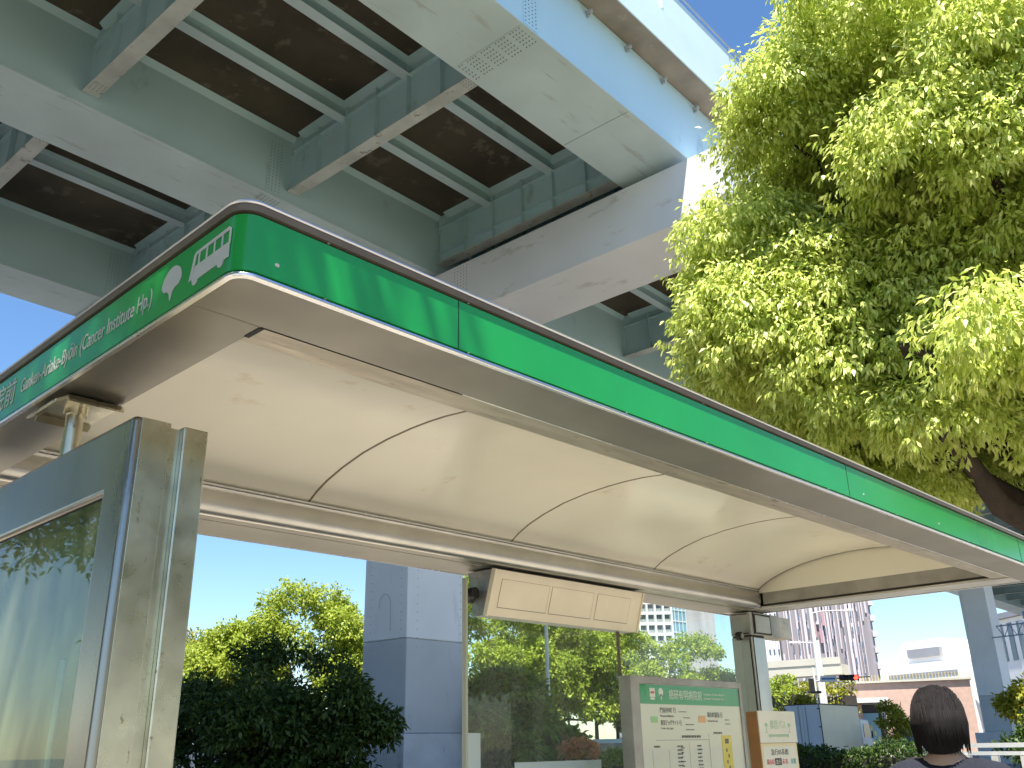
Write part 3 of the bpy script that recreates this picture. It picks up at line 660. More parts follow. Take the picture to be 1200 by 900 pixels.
MB().box(tx+.118, tx+.157, ty-.002, ty-.001, bt-.098, bt-.085).build('bus_window', 'red_ink', hdr)
mb = MB(); mb.tube((tx+.225, ty, bt-.088), (tx+.225, ty-.001, bt-.088), .025, n=14); mb.prism([(tx+.215, bt-.10), (tx+.235, bt-.10), (tx+.226, bt-.14)], 'y', ty-.001, ty); mb.build('leaf_symbol', 'board_white', hdr)
MB().box(tx+.105, tx+.175, ty-.0005, ty+.0004, bt-.265, bt-.230).build('colour_tag', 'lightgreen', pb)
MB().box(tx+.62, tx+.70, ty-.0005, ty+.0004, bt-.262, bt-.222).build('colour_tag', 'orange_tag', pb)
bl('門前仲町 行', 'black_ink', .205, -.208, .032, .17); bl('Monzen-Nakacho', 'black_ink', .205, -.232, .013, .14)
bl('東京ビッグサイト 行', 'black_ink', .205, -.280, .032, .22); bl('Tokyo Big Sight', 'black_ink', .205, -.305, .013, .13)
bl('錦糸町駅前 行', 'black_ink', .725, -.232, .034, .18); bl('Kinshicho Sta.', 'black_ink', .725, -.258, .013, .12)
mb = MB()
def bars(mb, x, z, n, dz, wmin, wmax, th=.005):
    for k in range(n):
        xx = tx+x; ww = random.uniform(wmin, wmax); e = xx+ww
        while xx < e:
            s = random.uniform(.006, .016); mb.box(xx, min(xx+s, e), ty-.0002, ty+.0004, bt+z-k*dz-th/2, bt+z-k*dz+th/2); xx += s+random.uniform(.003, .007)
bars(mb, .40, -.20, 1, .02, .08, .1); bars(mb, .45, -.235, 1, .02, .07, .09); bars(mb, .47, -.275, 2, .03, .08, .12, .006)
bars(mb, .93, -.245, 2, .025, .05, .07); bars(mb, .42, -.345, 1, .02, .18, .22, .014); bars(mb, .78, -.325, 1, .02, .1, .12, .012)
bars(mb, .36, -.40, 22, .022, .04, .07, .009); bars(mb, .40, -.41, 18, .026, .02, .04, .006); bars(mb, .58, -.40, 22, .022, .04, .06, .009); bars(mb, .12, -.40, 1, .02, .04, .06, .01)
mb.build('small_print', 'black_ink', pb)
mb = MB(); mb.box(tx+.14, tx+.72, ty, ty+.0004, bt-.366, bt-.363); mb.box(tx+.72, tx+.723, ty, ty+.0004, bt-1.0, bt-.33); mb.box(tx+.10, tx+.102, ty, ty+.0004, bt-1.0, bt-.42); mb.box(tx+.27, tx+.272, ty, ty+.0004, bt-1.0, bt-.42); mb.box(tx+.49, tx+.492, ty, ty+.0004, bt-1.0, bt-.38); mb.build('table_line', 'wall_grey', pb)
ys_ = MB().box(tx+.87, tx+.985, ty-.0006, ty+.0004, bt-.90, bt-.34).build('yellow_strip', 'yellow', pb)
mb = MB(); mb.box(tx+.905, tx+.95, ty-.0012, ty-.0007, bt-.39, bt-.36)
for k in range(8): mb.box(tx+.91+.02*(k % 2), tx+.925+.02*(k % 2), ty-.0012, ty-.0007, bt-.44-k*.035, bt-.42-k*.035)
mb.build('small_print', 'black_ink', ys_)
mb = MB(); mb.box(bx0+.03, bx0+.09, by+.02, by+.07, GZ, bb); mb.box(bx1-.09, bx1-.03, by+.02, by+.07, GZ, bb); 
MB().box(bx0+.03, bx0+.09, by+.02, by+.07, GZ, bb-.001).build('leg', 'steel_dull', tbd); MB().box(bx1-.09, bx1-.03, by+.02, by+.07, GZ, bb-.001).build('leg', 'steel_dull', tbd)
MB().box(bx0+.0851, bx1-.0301, by+.004, by+.007, bb+.0505, bt-.0425).build('cover_glass', glassmat('cover_glass', (.98, .99, .98), .03, .0), tbd)

# ================================================================ small notice sign
ns = thing('notice_sign', 'small cream bus notice sign with an orange-brown side by the far post', 'notice sign', (5.42, 1.84, GZ))
sx0, sx1, sy, st = 5.165, 5.675, 1.80, Z0-.792
MB().box(sx0, sx1, sy, sy+.085, .9, st).build('case', 'orange', ns, .003)
p1 = MB().box(sx0+.004, sx1+.012, sy-.008, sy-.001, st-.205, st+.004).build('upper_plate', 'sign_white', ns, .001)
p2 = MB().box(sx0+.006, sx1-.002, sy-.0045, sy-.001, st-.395, st-.208).build('lower_plate', 'sign_cream', ns, .001)
MB().box(sx0+.03, sx1-.03, sy-.006, sy-.0047, st-.375, st-.228).build('paper', 'sign_white', ns)
MB().box(sx0+.006, sx1-.002, sy-.0045, sy-.001, .91, st-.398).build('base_plate', 'sign_cream', ns)
def sl_(s, m, x, z, h, w_, par, y): return lettering(s, 'lettering', m, par, (sx0+x, y, st+z), R2, U2, height=h, width=w_, depth=.0008)
sl_('都営バス', 'green_ink', .15, -.115, .058, .22, p1, sy-.0085)
sl_('急行05系統', 'black_ink', .13, -.285, .04, .24, p2, sy-.0066)
sl_('錦糸町', 'red_ink', .06, -.345, .036, .105, p2, sy-.0066); sl_('未来', 'red_ink', .27, -.345, .036, .08, p2, sy-.0066); sl_('来館', 'teal_ink', .39, -.345, .036, .075, p2, sy-.0066)
MB().box(sx0+.172, sx0+.262, sy-.0072, sy-.0063, st-.349, st-.305).build('route_tag', 'black_ink', p2)
sl_('急行', 'sign_white', .182, -.343, .030, .07, p2, sy-.0076)
mb = MB()
for x in (.10, .42):
    mb.ball((sx0+x, sy-.0085, st-.088), (.022, .001, .014), 10, 6); mb.box(sx0+x-.003, sx0+x+.003, sy-.0092, sy-.0083, st-.135, st-.09); mb.box(sx0+x-.02, sx0+x+.015, sy-.0092, sy-.0083, st-.140, st-.136)
mb.build('tree_symbol', 'green_ink', p1)
mb = MB()
for k in range(26): mb.box(sx0+.12+k*.011, sx0+.127+k*.011, sy-.0092, sy-.0083, st-.165-random.uniform(0, .006), st-.150)
mb.build('small_print', 'green_ink', p1)
mb = MB(); mb.box(5.30, 5.36, 1.82, 1.86, GZ, .9); mb.box(5.50, 5.56, 1.82, 1.86, GZ, .9)
MB().box(5.39, 5.45, 1.82, 1.86, GZ, .899).build('leg', 'pole_grey', ns)

# ================================================================ foliage
def leaf_object(name, m, P, D, N, L, W, parent, fold=.25):
    n = len(P); D = D/np.linalg.norm(D, axis=1)[:, None]
    S = np.cross(D, N); S /= np.linalg.norm(S, axis=1)[:, None]+1e-9; Nn = np.cross(S, D)
    L = L[:, None]; W = W[:, None]
    V = np.empty((n, 4, 3)); mid = P+D*L*.45
    V[:, 0] = P; V[:, 1] = mid+S*W*.5+Nn*W*fold; V[:, 2] = P+D*L-Nn*L*.12; V[:, 3] = mid-S*W*.5+Nn*W*fold
    off = np.array(parent.location) if parent else np.zeros(3); V -= off
    me = bpy.data.meshes.new(name); me.vertices.add(4*n); me.vertices.foreach_set('co', V.reshape(-1).astype(np.float32))
    me.loops.add(4*n); me.loops.foreach_set('vertex_index', np.arange(4*n, dtype=np.int32))
    me.polygons.add(n); me.polygons.foreach_set('loop_start', np.arange(0, 4*n, 4, dtype=np.int32)); me.polygons.foreach_set('loop_total', np.full(n, 4, dtype=np.int32))
    me.update(); me.validate(); me.materials.append(M[m]); o = bpy.data.objects.new(name, me); col.objects.link(o); o.parent = parent; return o
def rdir(n):
    d = rng.normal(size=(n, 3)); return d/np.linalg.norm(d, axis=1)[:, None]
def crown_clumps(c, r, n, cr, lo=-.5, seedshift=0):
    """clumps (centre, radius) near the surface of an ellipsoid"""
    out = []
    while len(out) < n:
        d = rdir(1)[0]
        if d[2] < lo: continue
        k = rng.uniform(.55, .92); out.append((np.array(c)+np.array(r)*d*k, cr*rng.uniform(.7, 1.3)))
    return out
def clump_leaves(cl, sprigs, per, Ls, Ws, droop=.6, up=-.45, jt=.75):
    """leaf positions on the outer shells of clumps, in sprigs of drooping leaves"""
    P = []; D = []; N = []; tot = sum(r*r for _, r in cl)
    for c, r in cl:
        k = max(3, int(sprigs*r*r/tot)); d = rdir(int(k*1.6)); d = d[d[:, 2] > up][:k]
        rr = r*rng.uniform(.55, 1.06, (len(d), 1)); rr[:, 0] *= 1+.12*np.sin(7*d[:, 0]+5*d[:, 1]+3*d[:, 2])
        p = c+d*rr*np.array([1, 1, .8])
        for _ in range(per):
            j = rng.normal(size=d.shape)
            dd = d*.5+j*jt+np.array([0, 0, -droop]); P.append(p+j*Ls*.35); D.append(dd); N.append(d*.6+rng.normal(size=d.shape)*.55+np.array([0, 0, .8]))
    P = np.vstack(P); D = np.vstack(D); N = np.vstack(N); n = len(P)
    return P, D, N, Ls*rng.uniform(.7, 1.25, n), Ws*rng.uniform(.75, 1.2, n)
def tree(name, label, base, crown, clumps, cr, sprigs, per, Ls, Ws, m='leaf_mid', cat='tree', group=None, trunk=.16, lo=-.5, limbs=7, forks=None, droop=.5, extra=None, bark='bark_dark'):
    """crown = list of (centre offset from base, radii)"""
    base = Vector(base); t = thing(name, label, cat, base, 0, group); cl = []
    for (c, r) in crown: cl += crown_clumps(np.array(base)+np.array(c), r, int(clumps/len(crown)), cr, lo)
    if extra: cl += extra
    leaf_object('crown', m, *clump_leaves(cl, sprigs, per, Ls, Ws, droop), t)
    c0 = np.array(base)+np.mean([np.array(c) for c, r in crown], axis=0); hz = min(c[2]-r[2]*.5 for c, r in crown)
    mb = MB(); fork = Vector((base.x, base.y, base.z+hz))+Vector((random.uniform(-.1, .1), random.uniform(-.1, .1), 0))
    mb.path([base+Vector((0, 0, -.05)), base.lerp(fork, .3)+Vector((.03, .02, 0)), base.lerp(fork, .7), fork], [trunk*1.3, trunk, trunk*.85, trunk*.75], 9)
    idx = sorted(range(len(cl)), key=lambda i: random.random())[:limbs]
    for i in idx:
        q = Vector(cl[i][0]); a = fork+Vector((0, 0, random.uniform(-.3, .2))); md = a.lerp(q, .5)+Vector((0, 0, -.12*(q-a).length))
        mb.path([a, a.lerp(md, .5)+Vector((0, 0, .02)), md, q], [trunk*.6, trunk*.45, trunk*.32, trunk*.1], 6)
    o = mb.build('trunk', bark, t); sm(o, 60)
    return t, cl
# ---- the big camphor tree on the right
BT = Vector((11.6, .2, GZ))
bt = thing('camphor_tree', 'big leafy tree with bright yellow-green leaves at the right, beyond the shelter', 'tree', BT)
cc = np.array([9.75, .85, 7.05]); cl = crown_clumps(cc, (3.4, 3.45, 3.7), 100, .80, -.75)
cl += crown_clumps(cc+np.array([.6, -1.6, .4]), (2.8, 2.4, 3.2), 26, .7, -.6)
cl += crown_clumps(cc, (2.0, 2.0, 2.4), 16, .9, -.9)
cl += crown_clumps(np.array([9.3, .95, 4.55]), (3.0, 2.5, .9), 44, .55, -1)
cl += crown_clumps(np.array([8.6, 2.3, 5.7]), (1.4, 1.5, 1.2), 22, .6, -1)
cl += crown_clumps(np.array([8.35, 2.85, 6.25]), (.9, .9, 1.1), 14, .5, -1)
cl += crown_clumps(np.array([9.6, -.6, 4.1]), (1.6, 1.6, .9), 22, .5, -1)
def lean(cl):
    """the crown narrows towards its top on the side of the viaduct"""
    out = []; a = R_(16); sd = np.array([-math.sin(a), math.cos(a), 0])
    for c, q in cl:
        c = np.array(c, float); sv = float((c-cc)@sd); lim = 3.85-max(0, c[2]-5.6)*.64-q*.8
        if sv > lim: c = c-sd*(sv-lim)
        out.append((c, q))
    return out
cl = lean(cl)
leaf_object('crown', 'leaf_big', *clump_leaves(cl, 92000, 9, .094, .036, 1.1, -.40, .5), bt)
mb = MB(); tf = Vector((11.2, .4, 3.4))
mb.path([BT+Vector((0, 0, -.1)), BT+Vector((.05, .05, .5)), (11.35, .35, 2.0), tf], [.42, .31, .27, .25], 14)
tips = [c for c, r in cl]
limbs = [((11.2, .4, 3.2), (8.9, 1.6, 4.3), (8.3, 1.9, 5.0), (7.7, 2.3, 5.6)), ((11.2, .4, 3.4), (9.6, 1.2, 5.0), (9.3, 1.5, 6.8), (9.0, 1.8, 9.2)), ((11.2, .4, 3.3), (10.3, .3, 4.8), (10.9, -.4, 6.4), (11.4, -.8, 8.2)),
         ((11.2, .4, 3.2), (9.2, .6, 4.3), (8.4, .3, 5.5), (7.7, .1, 6.8)), ((11.2, .4, 3.3), (10.2, 1.9, 4.7), (10.6, 2.9, 6.1), (10.8, 3.8, 7.6)), ((11.2, .4, 3.0), (9.2, 1.1, 3.7), (8.4, 1.2, 4.3), (7.3, 1.1, 4.9)), ((11.2, .4, 3.3), (9.6, 1.4, 4.9), (9.1, 2.0, 6.4), (8.9, 2.2, 8.0))]
for L_ in limbs:
    mb.path(L_, [.17, .12, .08, .04], 9)
ends = [Vector(p) for L_ in limbs for p in L_[1:]]
for i, (c, r) in enumerate(cl):
    if i % 2: continue
    q = Vector(c); a = min(ends, key=lambda e: (e-q).length); mb.path([a, a.lerp(q, .5)+Vector((random.uniform(-.15, .15), random.uniform(-.15, .15), -.1)), q], [.045, .03, .012], 6)
sm(mb.build('trunk', 'bark', bt), 60)

# ---- trees beyond the viaduct and in its shade
def ground(p): return Vector((p.x, p.y, 0))
# sunlit trees behind the nearest pier
b = ground(at(352, 870, 43))
tree('evergreen_tree', 'sunlit round-topped tree rising above the dark trees, left of the nearest pier', b, [((0, 0, 5.6), (2.9, 2.9, 3.0)), ((2.2, -1.8, 4.2), (2.2, 2.2, 2.2)), ((-2.4, 1.8, 4.6), (2.0, 2.0, 2.0))], 84, .85, 8000, 6, .17, .095, 'leaf_lit', lo=-.3, trunk=.2)
b = ground(at(245, 870, 45))
tree('evergreen_tree', 'tree with rusty orange new leaves beside the display panel', b, [((0, 0, 4.3), (2.4, 2.4, 2.8)), ((1.6, -1.4, 3.8), (1.7, 1.7, 2.2))], 46, .65, 3400, 6, .17, .095, 'leaf_rust', lo=-.3, trunk=.18)
# shaded ones under the deck
shade = [(232, 22, 3.2, 1.35, 'leftmost of the dark trees in the shade of the viaduct'), (285, 20, 3.3, 1.25, 'dark tree under the viaduct, second from the left of the row'),
         (338, 22, 3.9, 1.5, 'tallest dark tree under the viaduct, in the middle of the row'), (385, 20, 3.2, .85, 'dark tree under the viaduct with a branch reaching in front of the pier')]
for (px, d, h, r, lb) in shade:
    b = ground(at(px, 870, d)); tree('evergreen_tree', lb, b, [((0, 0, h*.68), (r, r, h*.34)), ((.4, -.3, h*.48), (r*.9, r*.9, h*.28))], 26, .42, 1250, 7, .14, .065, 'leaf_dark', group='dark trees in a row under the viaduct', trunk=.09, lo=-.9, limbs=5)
# behind the glass screens
hz = [(590, 26, 3.3, 1.25, 'leaf_mid', 'darkest tree behind the left glass screen, beneath the hanging sign box'), (556, 57, 11.8, 3.8, 'leaf_lit', 'tree just right of the nearest pier, seen past the left glass screen'),
      (648, 60, 11.6, 4.0, 'leaf_lit', 'tree behind the slim pale lamp post, seen through the left glass screen'), (700, 62, 11.0, 3.8, 'leaf_lit', 'bright tree behind the joint of the two glass screens'),
      (724, 68, 11.0, 2.7, 'leaf_lit', 'tree left of the white tower, behind the right end of the hanging sign box'), (612, 68, 13.5, 4.4, 'leaf_lit', 'tall pale tree at the back behind the left glass screen')]
for (px, d, h, r, m_, lb) in hz:
    b = ground(at(px, 870, d)); tree('evergreen_tree', lb, b, [((0, 0, h*.62), (r, r, h*.40)), ((r*.5, -r*.4, h*.42), (r*.8, r*.8, h*.3))], 54, .24*r, 4600, 6, .23, .125, m_, group='trees behind the glass screens', trunk=.15, lo=-.7)
b = ground(at(822, 870, 64))
tree('evergreen_tree', 'round bright green tree beside the far post, in front of the white tower', b, [((0, 0, 5.6), (2.6, 2.6, 3.0)), ((.2, .2, 3.8), (2.9, 2.9, 2.6))], 60, .72, 3200, 6, .22, .12, 'leaf_lit', lo=-.8, trunk=.2)
b = ground(at(768, 870, 66))
tree('evergreen_tree', 'pale small tree low at the foot of the white tower', b, [((0, 0, 1.9), (2.4, 2.0, 1.3))], 24, .7, 900, 6, .24, .13, 'leaf_lit', lo=-.8, trunk=.14)
b = ground(at(1214, 850, 46))
tree('evergreen_tree', 'yellow-leaved bushy tree at the right edge behind the second pier', b, [((0, 0, 2.9), (1.1, 1.1, 1.0))], 16, .4, 900, 6, .22, .12, 'leaf_yellow', lo=-.8, trunk=.12)
b = ground(at(1212, 870, 40))
tree('evergreen_tree', 'dark clipped shrub at the right edge beneath the yellow tree', b, [((0, 0, 1.3), (1.3, 1.3, 1.2))], 18, .4, 700, 6, .18, .1, 'leaf_dark', cat='shrub', lo=-.9, trunk=.06)
b = ground(at(1045, 850, 54))
tree('young_tree', 'thin young tree with yellow-green leaves in front of the coloured shop window', b, [((0, 0, 2.3), (.8, .8, 1.1))], 10, .3, 350, 5, .2, .1, 'leaf_yellow', lo=-.8, trunk=.05)
b = ground(at(948, 850, 66))
tree('young_tree', 'tiny leafy treetop showing just over the truck', b, [((0, 0, 3.6), (.6, .6, .7))], 7, .3, 250, 5, .2, .1, 'leaf_yellow', lo=-.8, trunk=.05)
# trees across the street behind the camera, mirrored in steel and glass
for k, (x, y, h, r, lb) in enumerate([(4, -13, 7.6, 2.4, 'street tree across the road behind the viewer, first of the row'), (8, -13, 8.0, 2.5, 'street tree across the road behind the viewer, second of the row'), (12, -13, 7.8, 2.5, 'street tree across the road behind the viewer, third of the row'),
                                      (16, -13, 8.0, 2.5, 'street tree across the road behind the viewer, fourth of the row'), (20.5, -13, 7.8, 2.5, 'street tree across the road behind the viewer, last of the row'),
                                      (-4.5, -.7, 10.5, 3.2, 'large unseen street tree left of the shelter, placed to shade its near end, mirrored in the display panel glass'), (-5.8, 9.0, 6.8, 3.2, 'second street tree left of the shelter, farther back')]):  # large left tree put in out of view to shade the shelter's near end
    tree('street_tree', lb, (x, y, 0), [((0, 0, h*.6), (r, r, h*(.38 if k < 6 else .5)))], 46, .30*r, 3400 if k < 5 else 11000, 5, .28 if k < 5 else .13, .16 if k < 5 else .06, 'leaf_yellow' if k < 5 else 'leaf_lit', group='street trees off to the side', trunk=.15, lo=-.8)  # row across the road has yellow leaves to brighten its reflection in steel

# ---- hedges, red bush
def hedge(name, label, p0, p1, h, dpt, m_, n, Ls, cat='hedge'):
    p0 = ground(p0); p1 = ground(p1); t = thing(name, label, cat, p0.lerp(p1, .5)); L = (p1-p0).length; d = (p1-p0)/L; nr = Vector((-d.y, d.x, 0))
    a = rng.uniform(0, L, n); e = rng.uniform(-.5, .5, n); f = rng.uniform(0, 1, n); k = rng.integers(0, 3, n)
    e[k == 1] = np.sign(e[k == 1])*.5; f[k == 2] = 1
    zz = f*h*(1+.10*np.sin(a*2.1)+.06*np.sin(a*5.3)); P = np.stack([p0.x+d.x*a+nr.x*e*dpt, p0.y+d.y*a+nr.y*e*dpt, zz], 1)+rng.normal(size=(n, 3))*.05
    D = rng.normal(size=(n, 3))+np.array([0, 0, .3]); leaf_object('foliage', m_, P, D, rng.normal(size=(n, 3))+np.array([0, 0, 1.]), Ls*rng.uniform(.7, 1.3, n), Ls*.5*rng.uniform(.7, 1.3, n), t)
    c = p0.lerp(p1, .5); MB().obox((c.x, c.y, h*.44), d*(L/2-.03), nr*dpt*.40, (0, 0, h*.44)).build('stems', 'bark_dark', t); return t
hedge('hedge', 'dark clipped hedge in front of the truck', at(905, 885, 31), at(1075, 885, 29), 1.22, 1.6, 'leaf_dark', 9000, .12)
hedge('hedge', 'sunlit low hedge behind the glass screens', at(560, 885, 26), at(745, 885, 27), 1.15, 1.4, 'leaf_mid', 8000, .12)
hedge('red_bush', 'red-leaved bush behind the glass screens beside the pale car', at(657, 885, 24), at(700, 885, 24), 1.42, .9, 'petal', 2600, .11, 'bush')
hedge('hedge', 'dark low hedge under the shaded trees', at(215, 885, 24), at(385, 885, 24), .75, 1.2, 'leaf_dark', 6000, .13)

# ---- fence at the far left
f0, f1 = ground(at(200, 870, 46)), ground(at(300, 870, 44))
fe = thing('mesh_fence', 'low wire mesh fence with grey posts behind the shaded trees', 'fence', f0.lerp(f1, .5)); d = (f1-f0); L = d.length; d /= L
for k in range(5):
    p = f0+d*L*k/4; MB().tube((p.x, p.y, 0), (p.x, p.y, 1.65), .03, n=8).build('post', 'pole_grey', fe)
mb = MB()
for k in range(46):
    p = f0+d*L*k/45; q = f0+d*min(L, L*k/45+1.4); mb.tube((p.x, p.y, .1), (q.x, q.y, 1.6), .006, n=4, cap=False)
    q = f0+d*max(0, L*k/45-1.4); mb.tube((p.x, p.y, .1), (q.x, q.y, 1.6), .006, n=4, cap=False)
mb.tube((f0.x, f0.y, 1.62), (f1.x, f1.y, 1.62), .02, n=6); mb.build('mesh_panel', 'pole_grey', fe)
f0, f1 = ground(at(180, 870, 62)), ground(at(420, 870, 58))
lw = thing('low_building', 'long low cream building behind the mesh fence', 'building', f0.lerp(f1, .5)); d = (f1-f0); L = d.length; d /= L; nr = Vector((-d.y, d.x, 0)); c = f0.lerp(f1, .5)+nr*3
MB().obox((c.x, c.y, 1.35), d*(L/2), nr*3, (0, 0, 1.35)).build('wall', 'wall_white', lw)
MB().obox((c.x, c.y, 2.8), d*(L/2+.3), nr*3.3, (0, 0, .1)).build('roof', 'wall_grey', lw)
for k in range(8):
    q = f0+d*(L*(k+.5)/8)-nr*.03; MB().obox((q.x, q.y, 1.4), d*.9, nr*.028, (0, 0, .5)).build('window', 'win', lw)

# ================================================================ distant buildings
class Facade:
    """a box building whose front runs from A to B (world xy), set up in its own axes"""
    def __init__(s, name, label, A, B, depth, h, wallm, cat='tower', z0=0):
        s.A = ground(A); B = ground(B); s.L = (B-s.A).length; ang = math.atan2(B.y-s.A.y, B.x-s.A.x)
        s.t = thing(name, label, cat, s.A, ang); s.h = h
        s.wall = MB().box(0, s.L, 0, depth, z0, h).build('wall', wallm, s.t, local=True); s.depth = depth
    def part(s, mb, name, m, parent=None): return mb.build(name, m, parent or s.t, local=True)
    def windows(s, x0, x1, nx, z0, z1, nz, fw=.6, fh=.6, m='win', name='window', limit=100, y=-.06, jit=0, mullion=False):
        dx = (x1-x0)/nx; dz = (z1-z0)/nz; me = None; cnt = 0; rest = MB()
        cells = sorted([(i, j) for i in range(nx) for j in range(nz)], key=lambda c: abs(c[1]-nz*.35))
        for i, j in cells:
            cx = x0+(i+.5)*dx+(random.uniform(-jit, jit)*dx); cz = z0+(j+.5)*dz
            if cnt < limit:
                if me is None:
                    mb = MB().box(-dx*fw/2, dx*fw/2, y, y+.05, -dz*fh/2, dz*fh/2)
                    if mullion: mb.box(-.04, .04, y-.05, y-.01, -dz*fh/2, dz*fh/2)
                    o = s.part(mb, name, m); me = o
                else: o = me.copy(); col.objects.link(o); o.parent = s.t
                o.location = (cx, 0, cz); cnt += 1
            else: rest.box(cx-dx*fw/2, cx+dx*fw/2, y, y+.05, cz-dz*fh/2, cz+dz*fh/2)
        if rest.v: tag(s.part(rest, 'windows', m), kind='stuff')
# white grid tower
T1 = Facade('apartment_tower', 'white high-rise with a regular grid of windows seen through the glass', at(738, 870, 260), at(798, 870, 262), 22, 52, 'wall_white')
mb = MB()
nb = 18
for j in range(nb+1): mb.box(-.2, T1.L+.2, -1.1, -.15, 1+j*2.8, 1.75+j*2.8)
T1.part(mb, 'balcony_band', 'wall_white')
mb = MB()
for i in range(7): mb.box(T1.L*i/6-.25, T1.L*i/6+.25, -1.3, -.1, 0, 52)
T1.part(mb, 'pier_strip', 'wall_white')
T1.windows(0, T1.L, 6, 1.8, 50, 17, .62, .62, 'win', limit=100, y=-.08)
T2 = Facade('glass_tower', 'pale blue glazed tower wing right of the white high-rise', at(798, 870, 263), at(816, 870, 268), 18, 46, 'win_blue')
mb = MB()
for j in range(16): mb.box(-.05, T2.L+.05, -.12, -.02, j*3.0, j*3.0+.3)
for i in range(5): mb.box(T2.L*i/4-.1, T2.L*i/4+.1, -.16, -.03, 0, 46)
T2.part(mb, 'mullion', 'wall_white')
T3 = Facade('striped_block', 'purple-grey striped block behind the round tree', at(815, 870, 300), at(850, 870, 305), 20, 41, 'wall_brown')
mb = MB()
for i in range(26): mb.box(T3.L*i/25-.22, T3.L*i/25+.22, -.3, -.02, 0, 41)
T3.part(mb, 'fin', 'fin')
# big fin-clad tower
A, B = at(930, 870, 180), at(1044, 870, 182)
T4 = Facade('office_tower', 'brown-grey high-rise clad in vertical fins, with balconies on its right edge', A, B, 24, 46, 'wall_brown')
mb = MB(); x = 0
while x < T4.L-.2:
    wdt = random.choice([.18, .25, .35, .5]); z_ = 0
    if random.random() < .35: z_ = random.uniform(5, 30)
    mb.box(x, min(x+wdt, T4.L), -random.uniform(.25, .5), -.02, 0 if z_ == 0 else z_, 46 if z_ == 0 else min(46, z_+random.uniform(5, 18))); x += wdt+random.choice([.2, .35, .5])
T4.part(mb, 'fin', 'fin')
for g_ in range(5): pass
T4.windows(1, T4.L-1.6, 9, 8, 40, 12, .16, .45, 'win', limit=100, y=-.62, jit=.2)
mb = MB()
for (fx, z_) in ((.36, 19), (.42, 18), (.46, 21)): mb.box(T4.L*fx, T4.L*fx+.5, -.7, -.5, z_, z_+2.6)
T4.part(mb, 'red_panel', 'red_panel')
for j in range(15): T4.part(MB().box(T4.L-.3, T4.L+.45, -.6, 3, 5+j*2.75, 5.9+j*2.75), 'balcony', 'fin')
T5 = Facade('glazed_wing', 'blue and white striped wing left of the fin-clad high-rise', at(904, 870, 182), at(930, 870, 183), 16, 26, 'win_blue')
mb = MB()
for i in range(9): mb.box(T5.L*i/8-.18, T5.L*i/8+.22, -.25, -.02, 0, 26)
T5.part(mb, 'fin', 'wall_white'); T5.windows(.3, T5.L-.3, 4, 9, 25, 5, .35, .3, 'win', y=-.3)
T5.part(MB().box(T5.L-.35, T5.L+.1, -.5, 0, 0, 26), 'dark_edge', 'wall_dark')
T6 = Facade('white_block', 'plain white block left of the blue striped wing', at(893, 870, 170), at(905, 870, 170), 10, 22, 'wall_white')
T6.part(MB().box(0, T6.L, -.2, -.02, 12.5, 15.0), 'window_band', 'wall_grey'); T6.part(MB().box(0, T6.L, -.2, -.02, 9, 10.5), 'window_band', 'wall_grey')
# pedestrian deck
A, B = at(896, 787, 125), at(988, 797, 122)
F = Facade('footbridge', 'beige elevated footbridge below the striped high-rise', A, B, 3, 10.2, 'wall_cream', 'footbridge', z0=9.0)
F.part(MB().box(0, F.L, -.1, .1, 10.21, 11.0), 'railing', 'wall_cream')
for k in range(2): F.part(MB().box(F.L*(.1+.85*k), F.L*(.1+.85*k)+1, 1, 2.5, 0, 8.995), 'support', 'wall_cream')
# mall
A, B = at(885, 870, 100), at(1042, 870, 101)
F = Facade('shopping_centre', 'low shopping centre with white flat eaves and planted terraces', A, B, 14, 4.9, 'wall_white', 'building')
F.part(MB().box(-.5, F.L+.3, -1.6, 14, 4.93, 5.35), 'roof', 'wall_white')
F.part(MB().box(F.L*.27, F.L-.3, -.06, -.01, .3, 4.8), 'shopfront', 'wall_dark')
for k, fx in enumerate(np.linspace(.30, .72, 7)): F.part(MB().box(F.L*fx, F.L*fx+1.1, -.14, -.08, 1.8, 4.2), 'window', 'win_blue')
for fx in (.50, .76): F.part(MB().box(F.L*fx, F.L*fx+.9, -.5, -.08, 0, 4.9), 'pillar', 'wall_brick')
F.part(MB().box(F.L*.83, F.L*.95, -.2, -.08, .8, 4.0), 'coloured_window', 'win_blue')
for k in range(9): F.part(MB().box(F.L*(.83+.012*k), F.L*(.83+.012*k)+.15, -.24, -.21, 1+(k*7 % 5)*.5, 1.4+(k*7 % 5)*.5), 'window_sticker', 'yellow')
F.part(MB().box(0, F.L*.10, -.3, -.08, .5, 3.4), 'window', 'win_blue'); F.part(MB().box(F.L*.05, F.L*.09, -.5, -.32, 3.6, 4.2), 'sign_board', 'wall_dark')
F.part(MB().box(F.L*.12, F.L*.25, -.4, -.08, 3.2, 3.6), 'ledge', 'wall_cream')
lettering  # (shop name band is unreadable in the photo: only a grey plate)
F.part(MB().box(F.L*.37, F.L*.50, -1.8, -1.62, 4.6, 5.5), 'sign_board', 'pole_grey')
hedge('terrace_planting', 'grassy planting on the white roof of the shopping centre, left end', at(903, 870, 99), at(945, 870, 94), 6.4, 2, 'leaf_lit', 3500, .35, 'planting')
hedge('terrace_planting', 'yellowish planting on the shopping centre roof above the grey sign plate', at(950, 870, 94), at(1005, 870, 89), 5.9, 1.5, 'leaf_yellow', 3000, .3, 'planting')
A, B = at(1000, 870, 118), at(1150, 870, 118)
F = Facade('brick_building', 'low brick-coloured building behind the dark-haired person', A, B, 16, 7.6, 'wall_brick', 'building')
F.part(MB().box(-.2, F.L+.2, -.3, 16, 7.63, 7.85), 'roof', 'wall_cream')
mb = MB()
for k in range(40): mb.tube((F.L*k/39, .1, 7.85), (F.L*k/39, .1, 8.5), .03, n=4)
